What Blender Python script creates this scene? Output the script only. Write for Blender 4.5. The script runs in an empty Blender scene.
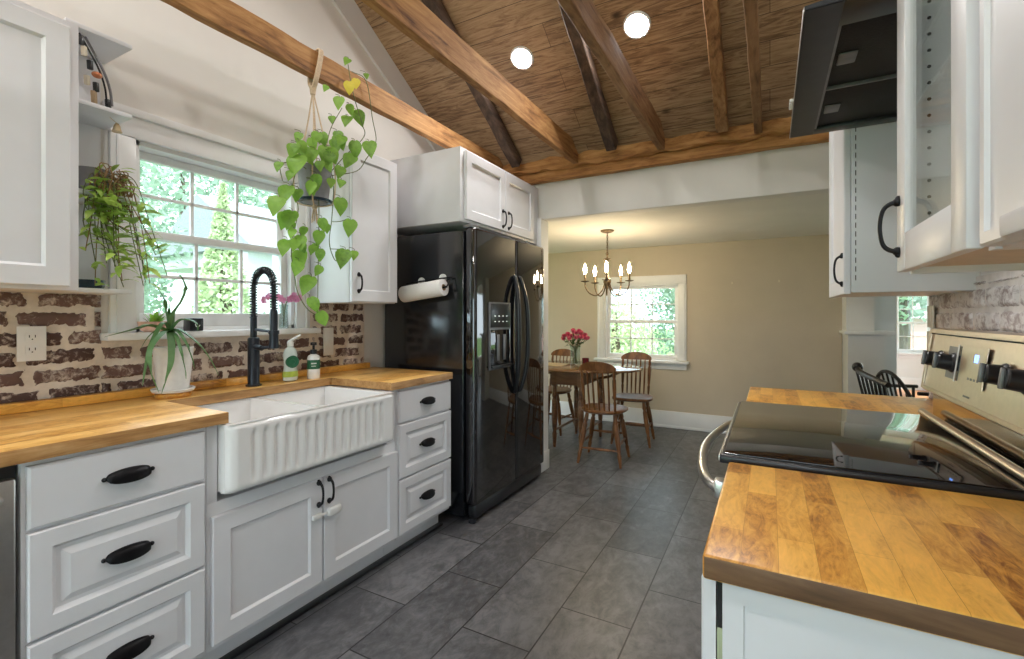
import bpy, bmesh, math, random
from mathutils import Vector, Matrix, noise
random.seed(11)
R = random.random
def U(a, b): return random.uniform(a, b)
scene = bpy.context.scene
COL = scene.collection

# ------------------------------------------------------------------ camera
HC, F, VX, VY = 1.2375, 474.0, 770.0, 316.0
YAW = math.atan((VX - 512) / F); SN, CS = math.sin(YAW), math.cos(YAW)
def at(px, py, X=None, Y=None, Z=None):
    """point of the place seen at a pixel of the photograph, on a known plane"""
    k = (px - VX) * CS / F
    if X is not None: d = X / k
    elif Z is not None: d = F * (HC - Z) / (py - VY)
    else: d = CS * Y / (1 + SN * k)
    X = k * d
    return Vector((X, (d + SN * X) / CS, HC - (py - VY) * d / F))
cam = bpy.data.cameras.new('camera'); co = bpy.data.objects.new('camera', cam); COL.objects.link(co)
cam.sensor_fit = 'HORIZONTAL'; cam.sensor_width = 36; cam.lens = 36 * F / 1024
cam.shift_y = -(329.5 - VY) / 1024
cam.clip_start = .02; cam.clip_end = 300
co.location = (0, 0, HC); co.rotation_euler = (math.pi / 2, 0, YAW)
scene.camera = co

# ------------------------------------------------------------------ materials
def new_mat(name):
    m = bpy.data.materials.new(name); m.use_nodes = True
    nt = m.node_tree; b = nt.nodes['Principled BSDF']
    return m, nt, b
def N(nt, t, **kw):
    n = nt.nodes.new(t)
    for k, v in kw.items():
        if k.startswith('i_'): n.inputs[k[2:].replace('_', ' ')].default_value = v
        else: setattr(n, k, v)
    return n
def L(nt, a, b): nt.links.new(a, b)
def ramp(nt, fac, stops):
    r = nt.nodes.new('ShaderNodeValToRGB'); e = r.color_ramp.elements
    while len(e) < len(stops): e.new(.5)
    for x, (p, c) in zip(e, stops): x.position = p; x.color = (*c, 1)
    L(nt, fac, r.inputs[0]); return r.outputs[0]
def coords(nt, scale=(1, 1, 1), loc=(0, 0, 0), rot=(0, 0, 0), kind='Object'):
    tc = nt.nodes.new('ShaderNodeTexCoord'); mp = nt.nodes.new('ShaderNodeMapping')
    L(nt, tc.outputs[kind], mp.inputs[0])
    mp.inputs['Scale'].default_value = scale; mp.inputs['Location'].default_value = loc; mp.inputs['Rotation'].default_value = rot
    return mp.outputs[0]
def noise_tex(nt, vec, scale, detail=4, rough=.55, dist=0):
    n = nt.nodes.new('ShaderNodeTexNoise'); n.inputs['Scale'].default_value = scale
    n.inputs['Detail'].default_value = detail; n.inputs['Roughness'].default_value = rough; n.inputs['Distortion'].default_value = dist
    if vec is not None: L(nt, vec, n.inputs['Vector'])
    return n.outputs['Fac']
def bump(nt, b, h, strength=.2, dist=.01):
    n = nt.nodes.new('ShaderNodeBump'); n.inputs['Strength'].default_value = strength; n.inputs['Distance'].default_value = dist
    L(nt, h, n.inputs['Height']); L(nt, n.outputs[0], b.inputs['Normal'])
def mix(nt, fac, a, b, mode='MIX'):
    n = nt.nodes.new('ShaderNodeMix'); n.data_type = 'RGBA'; n.blend_type = mode
    for s, v in ((0, fac), (6, a), (7, b)):
        if hasattr(v, 'links'): L(nt, v, n.inputs[s])
        else: n.inputs[s].default_value = v if not isinstance(v, tuple) else (*v, 1)
    return n.outputs[2]
def plain(name, c, rough=.5, metal=0, var=.06, sc=30, bmp=0, coat=0, spec=None, trans=0):
    m, nt, b = new_mat(name)
    f = noise_tex(nt, coords(nt), sc)
    lo = tuple(x * (1 - var) for x in c); hi = tuple(min(1, x * (1 + var)) for x in c)
    L(nt, ramp(nt, f, [(.3, lo), (.7, hi)]), b.inputs['Base Color'])
    b.inputs['Roughness'].default_value = rough; b.inputs['Metallic'].default_value = metal
    b.inputs['Coat Weight'].default_value = coat
    if spec is not None: b.inputs['Specular IOR Level'].default_value = spec
    if trans: b.inputs['Transmission Weight'].default_value = trans
    if bmp: bump(nt, b, f, bmp, .004)
    return m
def emis(name, c, s):
    m, nt, b = new_mat(name)
    b.inputs['Base Color'].default_value = (*c, 1)
    b.inputs['Emission Color'].default_value = (*c, 1); b.inputs['Emission Strength'].default_value = s
    return m
def butcher(name, c1, c2, c3):
    """butcher block: staves along Y"""
    m, nt, b = new_mat(name)
    v = coords(nt, rot=(0, 0, math.pi / 2))
    br = N(nt, 'ShaderNodeTexBrick', offset=.37, offset_frequency=2)
    br.inputs['Scale'].default_value = 1; br.inputs['Brick Width'].default_value = .29; br.inputs['Row Height'].default_value = .046
    br.inputs['Mortar Size'].default_value = .0004; br.inputs['Mortar Smooth'].default_value = .3
    br.inputs['Color1'].default_value = (0, 0, 0, 1); br.inputs['Color2'].default_value = (1, 1, 1, 1); br.inputs['Mortar'].default_value = (.1, .1, .1, 1)
    L(nt, v, br.inputs['Vector'])
    g = noise_tex(nt, coords(nt, scale=(9, 2.2, 9)), 6, 8, .7, 2.2)
    big = noise_tex(nt, coords(nt, scale=(3, 1.2, 3)), 6, 4, .6, 2.0)
    f = N(nt, 'ShaderNodeMath', operation='MULTIPLY_ADD'); L(nt, br.outputs['Color'], f.inputs[0]); f.inputs[1].default_value = .34
    k = N(nt, 'ShaderNodeMath', operation='MULTIPLY_ADD'); L(nt, g, k.inputs[0]); k.inputs[1].default_value = .7
    k2 = N(nt, 'ShaderNodeMath', operation='MULTIPLY'); L(nt, big, k2.inputs[0]); k2.inputs[1].default_value = .5
    L(nt, k2.outputs[0], k.inputs[2]); L(nt, k.outputs[0], f.inputs[2])
    col = ramp(nt, f.outputs[0], [(.50, c3), (.66, c2), (.84, c1), (1, tuple(x * 1.15 for x in c1))])
    L(nt, mix(nt, br.outputs['Fac'], col, tuple(x * .8 for x in c2)), b.inputs['Base Color'])
    b.inputs['Roughness'].default_value = .3
    bump(nt, b, g, .06, .003)
    return m
def timber(name, c_lo, c_mid, c_hi, axis='Y', rough=.65, st=.35, sc=1.0):
    m, nt, b = new_mat(name)
    s = {'Y': (16, 1.1, 16), 'X': (1.1, 16, 16), 'Z': (16, 16, 1.1)}[axis]
    s = tuple(x * sc for x in s)
    g = noise_tex(nt, coords(nt, scale=s), 1.6, 8, .65, 1.5)
    g2 = noise_tex(nt, coords(nt, scale=tuple(math.sqrt(x) * 1.3 for x in s)), 3, 5, .6, .8)
    f = N(nt, 'ShaderNodeMath', operation='ADD'); L(nt, g, f.inputs[0]); L(nt, g2, f.inputs[1])
    h = N(nt, 'ShaderNodeMath', operation='MULTIPLY'); L(nt, f.outputs[0], h.inputs[0]); h.inputs[1].default_value = .5
    L(nt, ramp(nt, h.outputs[0], [(.34, c_lo), (.48, c_mid), (.66, c_hi)]), b.inputs['Base Color'])
    b.inputs['Roughness'].default_value = rough
    bump(nt, b, h.outputs[0], st, .01)
    return m
def ceiling_planks():
    m, nt, b = new_mat('stained_plank_ceiling')
    v = coords(nt)
    br = N(nt, 'ShaderNodeTexBrick', offset=.43)
    br.inputs['Scale'].default_value = 1; br.inputs['Brick Width'].default_value = 2.7; br.inputs['Row Height'].default_value = .125
    br.inputs['Mortar Size'].default_value = .0016; br.inputs['Mortar Smooth'].default_value = .4
    br.inputs['Color1'].default_value = (0, 0, 0, 1); br.inputs['Color2'].default_value = (1, 1, 1, 1); br.inputs['Mortar'].default_value = (.2, .2, .2, 1)
    L(nt, v, br.inputs['Vector'])
    g = noise_tex(nt, coords(nt, scale=(1.2, 11, 11)), 2.6, 9, .68, 2.2)
    kn = N(nt, 'ShaderNodeTexVoronoi'); kn.inputs['Scale'].default_value = 1
    L(nt, coords(nt, scale=(2.1, 3.6, .01)), kn.inputs['Vector'])
    f = N(nt, 'ShaderNodeMath', operation='MULTIPLY_ADD'); L(nt, br.outputs['Color'], f.inputs[0]); f.inputs[1].default_value = .12
    L(nt, g, f.inputs[2])
    col = ramp(nt, f.outputs[0], [(.30, (.075, .042, .022)), (.45, (.225, .128, .065)), (.58, (.385, .245, .135)), (.75, (.50, .345, .205))])
    kf = ramp(nt, kn.outputs['Distance'], [(.03, (0, 0, 0)), (.085, (1, 1, 1))])
    col = mix(nt, kf, (.05, .026, .014), col)
    L(nt, mix(nt, br.outputs['Fac'], col, (.04, .024, .014)), b.inputs['Base Color'])
    b.inputs['Roughness'].default_value = .55
    bump(nt, b, g, .12, .006)
    return m
def slate_tiles():
    m, nt, b = new_mat('charcoal_slate_tile')
    v = coords(nt, rot=(0, 0, math.pi / 2), loc=(0, 0, 0))
    mp = v.node
    br = N(nt, 'ShaderNodeTexBrick', offset=.5)
    br.inputs['Scale'].default_value = 1; br.inputs['Brick Width'].default_value = .6135; br.inputs['Row Height'].default_value = .2965
    br.inputs['Mortar Size'].default_value = .0033; br.inputs['Mortar Smooth'].default_value = .2
    br.inputs['Color1'].default_value = (0, 0, 0, 1); br.inputs['Color2'].default_value = (1, 1, 1, 1); br.inputs['Mortar'].default_value = (.5, .5, .5, 1)
    # rotated by 90 deg: u' = -Y, v' = X
    mp.inputs['Location'].default_value = (FL_U, FL_V, 0)
    L(nt, v, br.inputs['Vector'])
    n1 = noise_tex(nt, coords(nt, scale=(2.4, 1.5, 1)), 3.2, 8, .66, 1.4)
    n2 = noise_tex(nt, coords(nt, scale=(1.8, 1, 1)), 14, 8, .72, .6)
    f = N(nt, 'ShaderNodeMath', operation='MULTIPLY_ADD'); L(nt, br.outputs['Color'], f.inputs[0]); f.inputs[1].default_value = .13
    ad = N(nt, 'ShaderNodeMath', operation='MULTIPLY_ADD'); L(nt, n2, ad.inputs[0]); ad.inputs[1].default_value = .45
    sc = N(nt, 'ShaderNodeMath', operation='MULTIPLY'); L(nt, n1, sc.inputs[0]); sc.inputs[1].default_value = .5
    L(nt, sc.outputs[0], ad.inputs[2]); L(nt, ad.outputs[0], f.inputs[2])
    col = ramp(nt, f.outputs[0], [(.34, (.040, .041, .046)), (.5, (.088, .089, .096)), (.66, (.17, .171, .18))])
    L(nt, mix(nt, br.outputs['Fac'], col, (.018, .018, .019)), b.inputs['Base Color'])
    b.inputs['Roughness'].default_value = .38
    sub = N(nt, 'ShaderNodeMath', operation='SUBTRACT'); L(nt, n2, sub.inputs[0]); L(nt, br.outputs['Fac'], sub.inputs[1])
    bump(nt, b, sub.outputs[0], .22, .004)
    return m
FL_U, FL_V = .336, .1855
def brick_mat(name, dark, mid, wash, amount):
    m, nt, b = new_mat(name)
    g = nt.nodes.new('ShaderNodeNewGeometry')
    n1 = noise_tex(nt, coords(nt), 38, 8, .75, .4)
    n2 = noise_tex(nt, coords(nt, loc=(3, 1, 7)), 9, 5, .6, .3)
    base = mix(nt, g.outputs['Random Per Island'], dark, mid)
    f = N(nt, 'ShaderNodeMath', operation='MULTIPLY_ADD'); L(nt, n1, f.inputs[0]); f.inputs[1].default_value = .62
    s = N(nt, 'ShaderNodeMath', operation='MULTIPLY'); L(nt, n2, s.inputs[0]); s.inputs[1].default_value = .38
    L(nt, s.outputs[0], f.inputs[2])
    k = ramp(nt, f.outputs[0], [(amount, (0, 0, 0)), (amount + .10, (1, 1, 1))])
    L(nt, mix(nt, k, base, wash), b.inputs['Base Color'])
    b.inputs['Roughness'].default_value = .85
    bump(nt, b, n1, .5, .006)
    return m
def leaf_mat(name, a, b_, tr=.25):
    m, nt, b = new_mat(name)
    g = nt.nodes.new('ShaderNodeNewGeometry')
    c = mix(nt, g.outputs['Random Per Island'], a, b_)
    n = noise_tex(nt, coords(nt), 60, 3)
    c = mix(nt, n, c, tuple(x * 1.25 for x in b_))
    L(nt, c, b.inputs['Base Color']); b.inputs['Roughness'].default_value = .42
    t = nt.nodes.new('ShaderNodeBsdfTranslucent'); L(nt, c, t.inputs[0])
    ms = nt.nodes.new('ShaderNodeMixShader'); ms.inputs[0].default_value = tr
    L(nt, b.outputs[0], ms.inputs[1]); L(nt, t.outputs[0], ms.inputs[2])
    L(nt, ms.outputs[0], nt.nodes['Material Output'].inputs[0])
    return m
def pane_mat(name, tint=(1, 1, 1), refl=.07):
    m, nt, b = new_mat(name); nt.nodes.remove(b)
    t = nt.nodes.new('ShaderNodeBsdfTransparent'); t.inputs[0].default_value = (*tint, 1)
    g = nt.nodes.new('ShaderNodeBsdfGlossy'); g.inputs['Roughness'].default_value = .02
    lw = nt.nodes.new('ShaderNodeLayerWeight'); lw.inputs['Blend'].default_value = .5
    pw = N(nt, 'ShaderNodeMath', operation='POWER'); L(nt, lw.outputs['Facing'], pw.inputs[0]); pw.inputs[1].default_value = 4.5
    ad = N(nt, 'ShaderNodeMath', operation='MULTIPLY_ADD'); L(nt, pw.outputs[0], ad.inputs[0]); ad.inputs[1].default_value = .55; ad.inputs[2].default_value = refl
    ms = nt.nodes.new('ShaderNodeMixShader'); L(nt, ad.outputs[0], ms.inputs[0])
    L(nt, t.outputs[0], ms.inputs[1]); L(nt, g.outputs[0], ms.inputs[2])
    L(nt, ms.outputs[0], nt.nodes['Material Output'].inputs[0])
    return m

M = {}
M['cab'] = plain('white_cabinet_paint', (.765, .77, .80), .38, var=.02, sc=8)
M['trim'] = plain('white_trim_paint', (.83, .83, .83), .4, var=.02, sc=8)
M['wall'] = plain('warm_white_wall_paint', (.755, .73, .69), .8, var=.02, sc=6, bmp=.05)
M['beige'] = plain('beige_wall_paint', (.575, .495, .385), .8, var=.025, sc=5, bmp=.05)
M['white_wall'] = plain('white_wall_paint', (.80, .80, .79), .8, var=.02, sc=5, bmp=.05)
M['flat_ceil'] = plain('cream_ceiling_paint', (.80, .77, .71), .85, var=.02, sc=5, bmp=.05)
M['rake'] = plain('grey_white_trim_paint', (.70, .69, .675), .7, var=.03, sc=6)
M['butcher'] = butcher('butcher_block_staves', (.80, .43, .085), (.60, .275, .045), (.25, .088, .014))
M['butcher_light'] = butcher('pale_butcher_block_staves', (.80, .49, .16), (.66, .355, .09), (.38, .17, .04))
M['endgrain'] = timber('butcher_block_end_grain', (.06, .03, .013), (.15, .075, .033), (.27, .155, .075), 'X', .5, .2, .8)
M['edge'] = timber('butcher_block_long_edge', (.22, .10, .03), (.42, .22, .075), (.58, .36, .16), 'Y', .45, .1, 1.6)
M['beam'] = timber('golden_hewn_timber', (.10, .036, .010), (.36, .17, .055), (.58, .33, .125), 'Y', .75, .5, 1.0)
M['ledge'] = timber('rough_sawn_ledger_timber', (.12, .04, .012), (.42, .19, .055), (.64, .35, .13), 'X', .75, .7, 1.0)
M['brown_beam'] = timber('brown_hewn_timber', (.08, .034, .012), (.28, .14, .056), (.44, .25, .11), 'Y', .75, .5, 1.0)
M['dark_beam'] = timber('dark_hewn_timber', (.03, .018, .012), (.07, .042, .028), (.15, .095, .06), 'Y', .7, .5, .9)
M['planks'] = ceiling_planks()
M['tile'] = slate_tiles()
M['brick'] = brick_mat('dark_reclaimed_brick', (.085, .046, .040), (.17, .10, .082), (.62, .53, .46), .50)
M['brick_white'] = brick_mat('whitewashed_brick', (.30, .24, .235), (.46, .41, .405), (.76, .74, .74), .42)
M['mortar'] = plain('cream_mortar', (.72, .635, .545), .9, var=.12, sc=25, bmp=.5)
M['mortar_white'] = plain('white_mortar', (.74, .71, .69), .9, var=.1, sc=25, bmp=.5)
M['fireclay'] = plain('white_fireclay', (.84, .84, .835), .12, var=.01, coat=.3)
M['black_metal'] = plain('black_iron', (.018, .018, .021), .38, .6, var=.2)
M['navy_metal'] = plain('matte_black_faucet_finish', (.022, .027, .036), .3, .4, var=.1)
M['fridge'] = plain('gloss_black_enamel', (.006, .006, .008), .05, var=.1); M['fridge'].node_tree.nodes['Principled BSDF'].inputs['IOR'].default_value = 1.95
M['fridge_side'] = plain('pebbled_black_enamel', (.008, .010, .013), .13, var=.2, sc=220, bmp=.05); M['fridge_side'].node_tree.nodes['Principled BSDF'].inputs['IOR'].default_value = 1.75
M['black_plastic'] = plain('black_plastic', (.014, .015, .018), .3, var=.15)
M['hood'] = plain('black_hood_enamel', (.024, .027, .033), .3, var=.15)
M['mesh_filter'] = plain('black_mesh_filter', (.012, .012, .013), .6, .3, var=.5, sc=240, bmp=.4)
M['grey_metal'] = plain('dull_grey_metal', (.22, .22, .23), .45, .7, var=.15)
M['steel'] = plain('brushed_stainless_steel', (.62, .60, .57), .3, 1, var=.05, sc=60)
M['warm_steel'] = plain('satin_stainless_steel', (.68, .565, .465), .33, 1, var=.04, sc=60)
M['mirror_steel'] = plain('polished_stainless_steel', (.66, .60, .52), .1, 1, var=.04)
M['glass_black'] = plain('black_ceramic_glass', (.006, .006, .007), .05, var=.1, coat=.5)
M['chair'] = timber('honey_brown_chair_wood', (.05, .018, .006), (.16, .062, .017), (.29, .12, .036), 'Z', .35, .05)
M['table'] = timber('brown_table_wood', (.07, .03, .012), (.16, .07, .028), (.26, .13, .055), 'X', .3, .04)
M['tabletop'] = timber('polished_table_top_wood', (.09, .045, .02), (.20, .10, .045), (.30, .17, .085), 'X', .12, .02)
M['bronze'] = plain('aged_bronze', (.15, .10, .055), .4, .85, var=.2)
M['candle'] = plain('candle_sleeve_bronze', (.16, .11, .06), .45, .4)
M['bulb'] = emis('lit_candle_bulb', (1, .80, .52), 140)
M['lamp'] = emis('lit_recessed_lens', (1, .975, .95), 235)
M['pane'] = pane_mat('window_glass', (.93, .98, .99), refl=.03)
M['cab_glass'] = pane_mat('cabinet_glass', (.95, .97, .96), .035)
M['clear'] = pane_mat('clear_vase_glass', (.88, .93, .92), .05)
M['pot_white'] = plain('white_glazed_pot', (.80, .79, .77), .3, var=.05, sc=50, bmp=.2)
M['pot_grey'] = plain('grey_stoneware_pot', (.26, .255, .275), .55, var=.15, sc=20, bmp=.1)
M['pot_dark'] = plain('dark_blue_glaze', (.02, .035, .06), .2, var=.2)
M['soil'] = plain('potting_soil', (.035, .022, .014), .95, var=.4, sc=80, bmp=.6)
M['pothos'] = leaf_mat('pothos_leaf', (.05, .16, .022), (.27, .48, .07), .3)
M['pothos_yellow'] = leaf_mat('yellowed_leaf', (.62, .55, .04), (.72, .62, .08), .25)
M['aloe'] = leaf_mat('aloe_leaf', (.05, .15, .05), (.13, .27, .10), .15)
M['hoya'] = leaf_mat('trailing_leaf', (.12, .27, .04), (.44, .60, .13), .3)
M['stem'] = plain('green_brown_stem', (.13, .15, .05), .6, var=.3)
M['dry_stem'] = plain('dry_brown_stem', (.27, .165, .07), .8, var=.4)
M['rope'] = plain('beige_cotton_cord', (.66, .51, .36), .9, var=.15, sc=200, bmp=.6)
M['pink'] = leaf_mat('pink_petal', (.62, .06, .17), (.80, .22, .36), .2)
M['magenta'] = leaf_mat('magenta_petal', (.62, .10, .38), (.84, .42, .64), .2)
M['bouquet_leaf'] = leaf_mat('dark_bouquet_leaf', (.02, .06, .015), (.05, .12, .03), .1)
M['paper'] = plain('white_paper_towel', (.84, .83, .82), .95, var=.03, sc=120, bmp=.3)
M['plastic_white'] = plain('white_plastic', (.82, .82, .80), .35, var=.02)
M['cream_plastic'] = plain('cream_plastic', (.74, .70, .62), .35, var=.02)
M['dark_slot'] = plain('dark_slot', (.02, .02, .02), .8)
M['green_label'] = plain('dark_green_label', (.015, .12, .055), .4, var=.1)
M['lime_label'] = plain('lime_label', (.42, .55, .08), .4, var=.2)
M['soap_clear'] = plain('translucent_soap_bottle', (.62, .70, .66), .2, var=.06, coat=.3)
M['red_cup'] = plain('dark_red_glass', (.12, .01, .015), .15, var=.1)
M['wicker'] = plain('woven_placemat', (.58, .45, .28), .9, var=.3, sc=150, bmp=.5)
M['copper'] = plain('copper_piece', (.52, .20, .10), .35, .7)
M['cream'] = plain('cream_piece', (.70, .62, .48), .6)
M['tan'] = plain('tan_wood_piece', (.45, .31, .18), .6, var=.2)
M['brass'] = plain('pale_brass', (.55, .43, .26), .4, .6)
M['shell_pink'] = plain('pink_cream_ceramic', (.70, .42, .33), .5, var=.25, sc=40)
M['ebony'] = plain('ebony_chair_paint', (.02, .017, .016), .35, var=.2)
M['oak_floor'] = timber('orange_oak_boards', (.32, .13, .05), (.48, .22, .09), (.6, .32, .15), 'X', .35, .05)
M['grass'] = plain('lawn_grass', (.12, .22, .05), .9, var=.4, sc=6, bmp=.5)
M['tree'] = leaf_mat('tree_leaf', (.15, .23, .17), (.34, .44, .33), .35)
M['tree_light'] = leaf_mat('pale_tree_leaf', (.36, .46, .26), (.56, .63, .42), .35)
M['bark'] = timber('tree_bark', (.06, .045, .035), (.12, .09, .07), (.2, .16, .12), 'Z', .9, .6)
M['siding'] = plain('white_siding', (.74, .75, .76), .7)
M['shingle'] = plain('grey_roof_shingle', (.25, .265, .29), .9, var=.2, sc=20)
M['brick_red'] = plain('red_house_brick', (.62, .36, .34), .9, var=.2)
M['blue_digit'] = emis('blue_clock_digit', (.15, .35, 1), 3)
M['icon'] = emis('dim_panel_icon', (.8, .85, .8), .8)
M['hood_lens'] = plain('hood_lamp_lens', (.42, .42, .42), .3, .3)
M['raw'] = plain('unfinished_green_tinted_wood', (.42, .46, .30), .8, var=.1)
M['underside'] = plain('maple_cabinet_underside', (.70, .60, .50), .6, var=.06)

# ------------------------------------------------------------------ mesh builder
class MB:
    def __init__(s, mat=None): s.bm = bmesh.new(); s.mat = mat; s.mi = 0
    def _tf(s, verts):
        for v in verts: v.co = s.mat @ v.co
    def _new(s, f0):
        s.bm.faces.ensure_lookup_table()
        for f in s.bm.faces[f0:]: f.material_index = s.mi
    def box(s, x0, x1, y0, y1, z0, z1, bev=0, seg=2):
        f0 = len(s.bm.faces)
        m = Matrix.Translation(((x0 + x1) / 2, (y0 + y1) / 2, (z0 + z1) / 2)) @ Matrix.Diagonal((abs(x1 - x0), abs(y1 - y0), abs(z1 - z0), 1))
        r = bmesh.ops.create_cube(s.bm, size=1, matrix=m)
        vs = r['verts']
        if bev:
            es = list({e for v in vs for e in v.link_edges})
            bmesh.ops.bevel(s.bm, geom=es, offset=bev, segments=seg, affect='EDGES', profile=.5)
        s._new(f0); return s
    def obox(s, c, size, rot=(0, 0, 0), bev=0, seg=2):
        """box turned about its own centre"""
        f0 = len(s.bm.faces)
        from mathutils import Euler
        m = Matrix.Translation(c) @ Euler(rot).to_matrix().to_4x4() @ Matrix.Diagonal((*size, 1))
        r = bmesh.ops.create_cube(s.bm, size=1, matrix=m)
        if bev:
            es = list({e for v in r['verts'] for e in v.link_edges})
            bmesh.ops.bevel(s.bm, geom=es, offset=bev, segments=seg, affect='EDGES', profile=.5)
        s._new(f0); return s
    def tube(s, pts, r, n=10, caps=True):
        f0 = len(s.bm.faces)
        pts = [Vector(p) for p in pts]; k = len(pts)
        rs = r if isinstance(r, (list, tuple)) else [r] * k
        tans = []
        for i in range(k):
            a = pts[max(0, i - 1)]; b = pts[min(k - 1, i + 1)]
            t = (b - a); tans.append(t.normalized() if t.length > 1e-9 else Vector((0, 0, 1)))
        ref = Vector((0, 0, 1)) if abs(tans[0].z) < .9 else Vector((1, 0, 0))
        nrm = tans[0].cross(ref).normalized(); rings = []
        for i in range(k):
            t = tans[i]; nrm = (nrm - t * nrm.dot(t))
            nrm = nrm.normalized() if nrm.length > 1e-6 else t.orthogonal().normalized()
            bi = t.cross(nrm)
            rings.append([s.bm.verts.new(pts[i] + (nrm * math.cos(2 * math.pi * j / n) + bi * math.sin(2 * math.pi * j / n)) * rs[i]) for j in range(n)])
        for a, b in zip(rings, rings[1:]):
            for j in range(n): s.bm.faces.new((a[j], a[(j + 1) % n], b[(j + 1) % n], b[j]))
        if caps:
            s.bm.faces.new(list(reversed(rings[0]))); s.bm.faces.new(rings[-1])
        s._new(f0); return s
    def lathe(s, prof, c=(0, 0, 0), n=24, axis='Z', caps=True):
        f0 = len(s.bm.faces); c = Vector(c); rings = []
        for r, z in prof:
            ring = []
            for j in range(n):
                a = 2 * math.pi * j / n; x, y = r * math.cos(a), r * math.sin(a)
                p = {'Z': (x, y, z), 'X': (z, x, y), 'Y': (y, z, x)}[axis]
                ring.append(s.bm.verts.new(c + Vector(p)))
            rings.append(ring)
        for a, b in zip(rings, rings[1:]):
            for j in range(n): s.bm.faces.new((a[j], a[(j + 1) % n], b[(j + 1) % n], b[j]))
        if caps:
            if prof[0][0] > 1e-5: s.bm.faces.new(list(reversed(rings[0])))
            if prof[-1][0] > 1e-5: s.bm.faces.new(rings[-1])
        s._new(f0); return s
    def ball(s, c, r, sc=(1, 1, 1), u=14, v=9):
        f0 = len(s.bm.faces)
        bmesh.ops.create_uvsphere(s.bm, u_segments=u, v_segments=v, radius=r, matrix=Matrix.Translation(c) @ Matrix.Diagonal((*sc, 1)))
        s._new(f0); return s
    def poly(s, pts, h):
        """prism: outline pts extruded by vector h"""
        f0 = len(s.bm.faces); h = Vector(h)
        a = [s.bm.verts.new(Vector(p)) for p in pts]; b = [s.bm.verts.new(Vector(p) + h) for p in pts]; n = len(a)
        s.bm.faces.new(list(reversed(a))); s.bm.faces.new(b)
        for i in range(n): s.bm.faces.new((a[i], a[(i + 1) % n], b[(i + 1) % n], b[i]))
        s._new(f0); return s
    def quad(s, *p):
        f0 = len(s.bm.faces)
        s.bm.faces.new([s.bm.verts.new(Vector(x)) for x in p]); s._new(f0); return s
    def grid(s, P, close=False):
        f0 = len(s.bm.faces)
        V = [[s.bm.verts.new(Vector(p)) for p in row] for row in P]
        for a, b in zip(V, V[1:]):
            n = len(a)
            for j in range(n if close else n - 1): s.bm.faces.new((a[j], a[(j + 1) % n], b[(j + 1) % n], b[j]))
        s._new(f0); return s
    def panel(s, o, u, v, W, H, rings, back=0):
        """cabinet front: concentric rectangles (inset, height); u x v is the outward normal"""
        f0 = len(s.bm.faces); o = Vector(o); u = Vector(u); v = Vector(v); n = u.cross(v)
        rr = [(0, back)] + list(rings); loops = []
        for ins, h in rr:
            loops.append([s.bm.verts.new(o + u * a + v * b + n * h) for a, b in ((ins, ins), (W - ins, ins), (W - ins, H - ins), (ins, H - ins))])
        for a, b in zip(loops, loops[1:]):
            for j in range(4): s.bm.faces.new((a[j], a[(j + 1) % 4], b[(j + 1) % 4], b[j]))
        s.bm.faces.new(loops[-1]); s.bm.faces.new(list(reversed(loops[0])))
        s._new(f0); return s
    def leaf(s, base, tip, width, up=(0, 0, 1), shape='heart', bow=.12, fold=.15):
        f0 = len(s.bm.faces)
        base, tip = Vector(base), Vector(tip); d = tip - base; ln = d.length; d = d.normalized()
        up = Vector(up); side = d.cross(up)
        side = side.normalized() if side.length > 1e-4 else d.orthogonal().normalized()
        nn = side.cross(d)
        prof = {'heart': [(-.05, .30), (0, .58), (.12, .86), (.28, 1), (.46, .92), (.66, .66), (.84, .32), (.94, .12), (1, .02)],
                'lance': [(0, .10), (.2, .75), (.45, 1), (.7, .75), (.9, .3), (1, .03)],
                'oval': [(0, .15), (.15, .7), (.4, 1), (.65, .95), (.88, .6), (1, .08)]}[shape]
        rows = []
        for t, w in prof:
            c = base + d * ln * t + nn * (bow * ln * math.sin(math.pi * max(0, min(1, t))))
            if shape == 'heart' and t < 0: c = base
            h = side * (width / 2 * w); lift = nn * (fold * width / 2 * w)
            off = d * (ln * t) if shape == 'heart' and t < 0 else Vector()
            rows.append([c - h + lift + off, c, c + h + lift + off])
        s.bm.faces.ensure_lookup_table()
        V = [[s.bm.verts.new(p) for p in r] for r in rows]
        for a, b in zip(V, V[1:]):
            for j in range(2): s.bm.faces.new((a[j], a[j + 1], b[j + 1], b[j]))
        s._new(f0); return s
    def build(s, name, mats, parent=None, smooth=35, local=False, loc=None):
        me = bpy.data.meshes.new(name)
        if not isinstance(mats, (list, tuple)): mats = [mats]
        for m in mats: me.materials.append(M[m] if isinstance(m, str) else m)
        bmesh.ops.recalc_face_normals(s.bm, faces=s.bm.faces)
        if s.mat is not None: bmesh.ops.transform(s.bm, matrix=s.mat, verts=s.bm.verts)
        if loc is not None: bmesh.ops.translate(s.bm, vec=-Vector(loc), verts=s.bm.verts)
        if parent is not None and not local:
            bmesh.ops.translate(s.bm, vec=-wloc(parent), verts=s.bm.verts)
        s.bm.to_mesh(me); s.bm.free()
        for p in me.polygons: p.use_smooth = True
        me.set_sharp_from_angle(angle=math.radians(smooth))
        o = bpy.data.objects.new(name, me); COL.objects.link(o)
        if loc is not None: o.location = loc
        if parent is not None: o.parent = parent
        return o
def wloc(o):
    v = Vector()
    while o is not None: v = v + Vector(o.location); o = o.parent
    return v
def tag(o, label, cat, group=None):
    o['label'] = label; o['category'] = cat
    if group: o['group'] = group
    return o
def thing(name, label, cat, loc=(0, 0, 0), group=None, rz=0):
    o = bpy.data.objects.new(name, None); COL.objects.link(o); o.empty_display_size = .05
    o.location = loc; o.rotation_euler = (0, 0, rz)
    return tag(o, label, cat, group)
def struct(name, mb, mats, **kw):
    o = mb.build(name, mats, **kw); o['kind'] = 'structure'; return o
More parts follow.
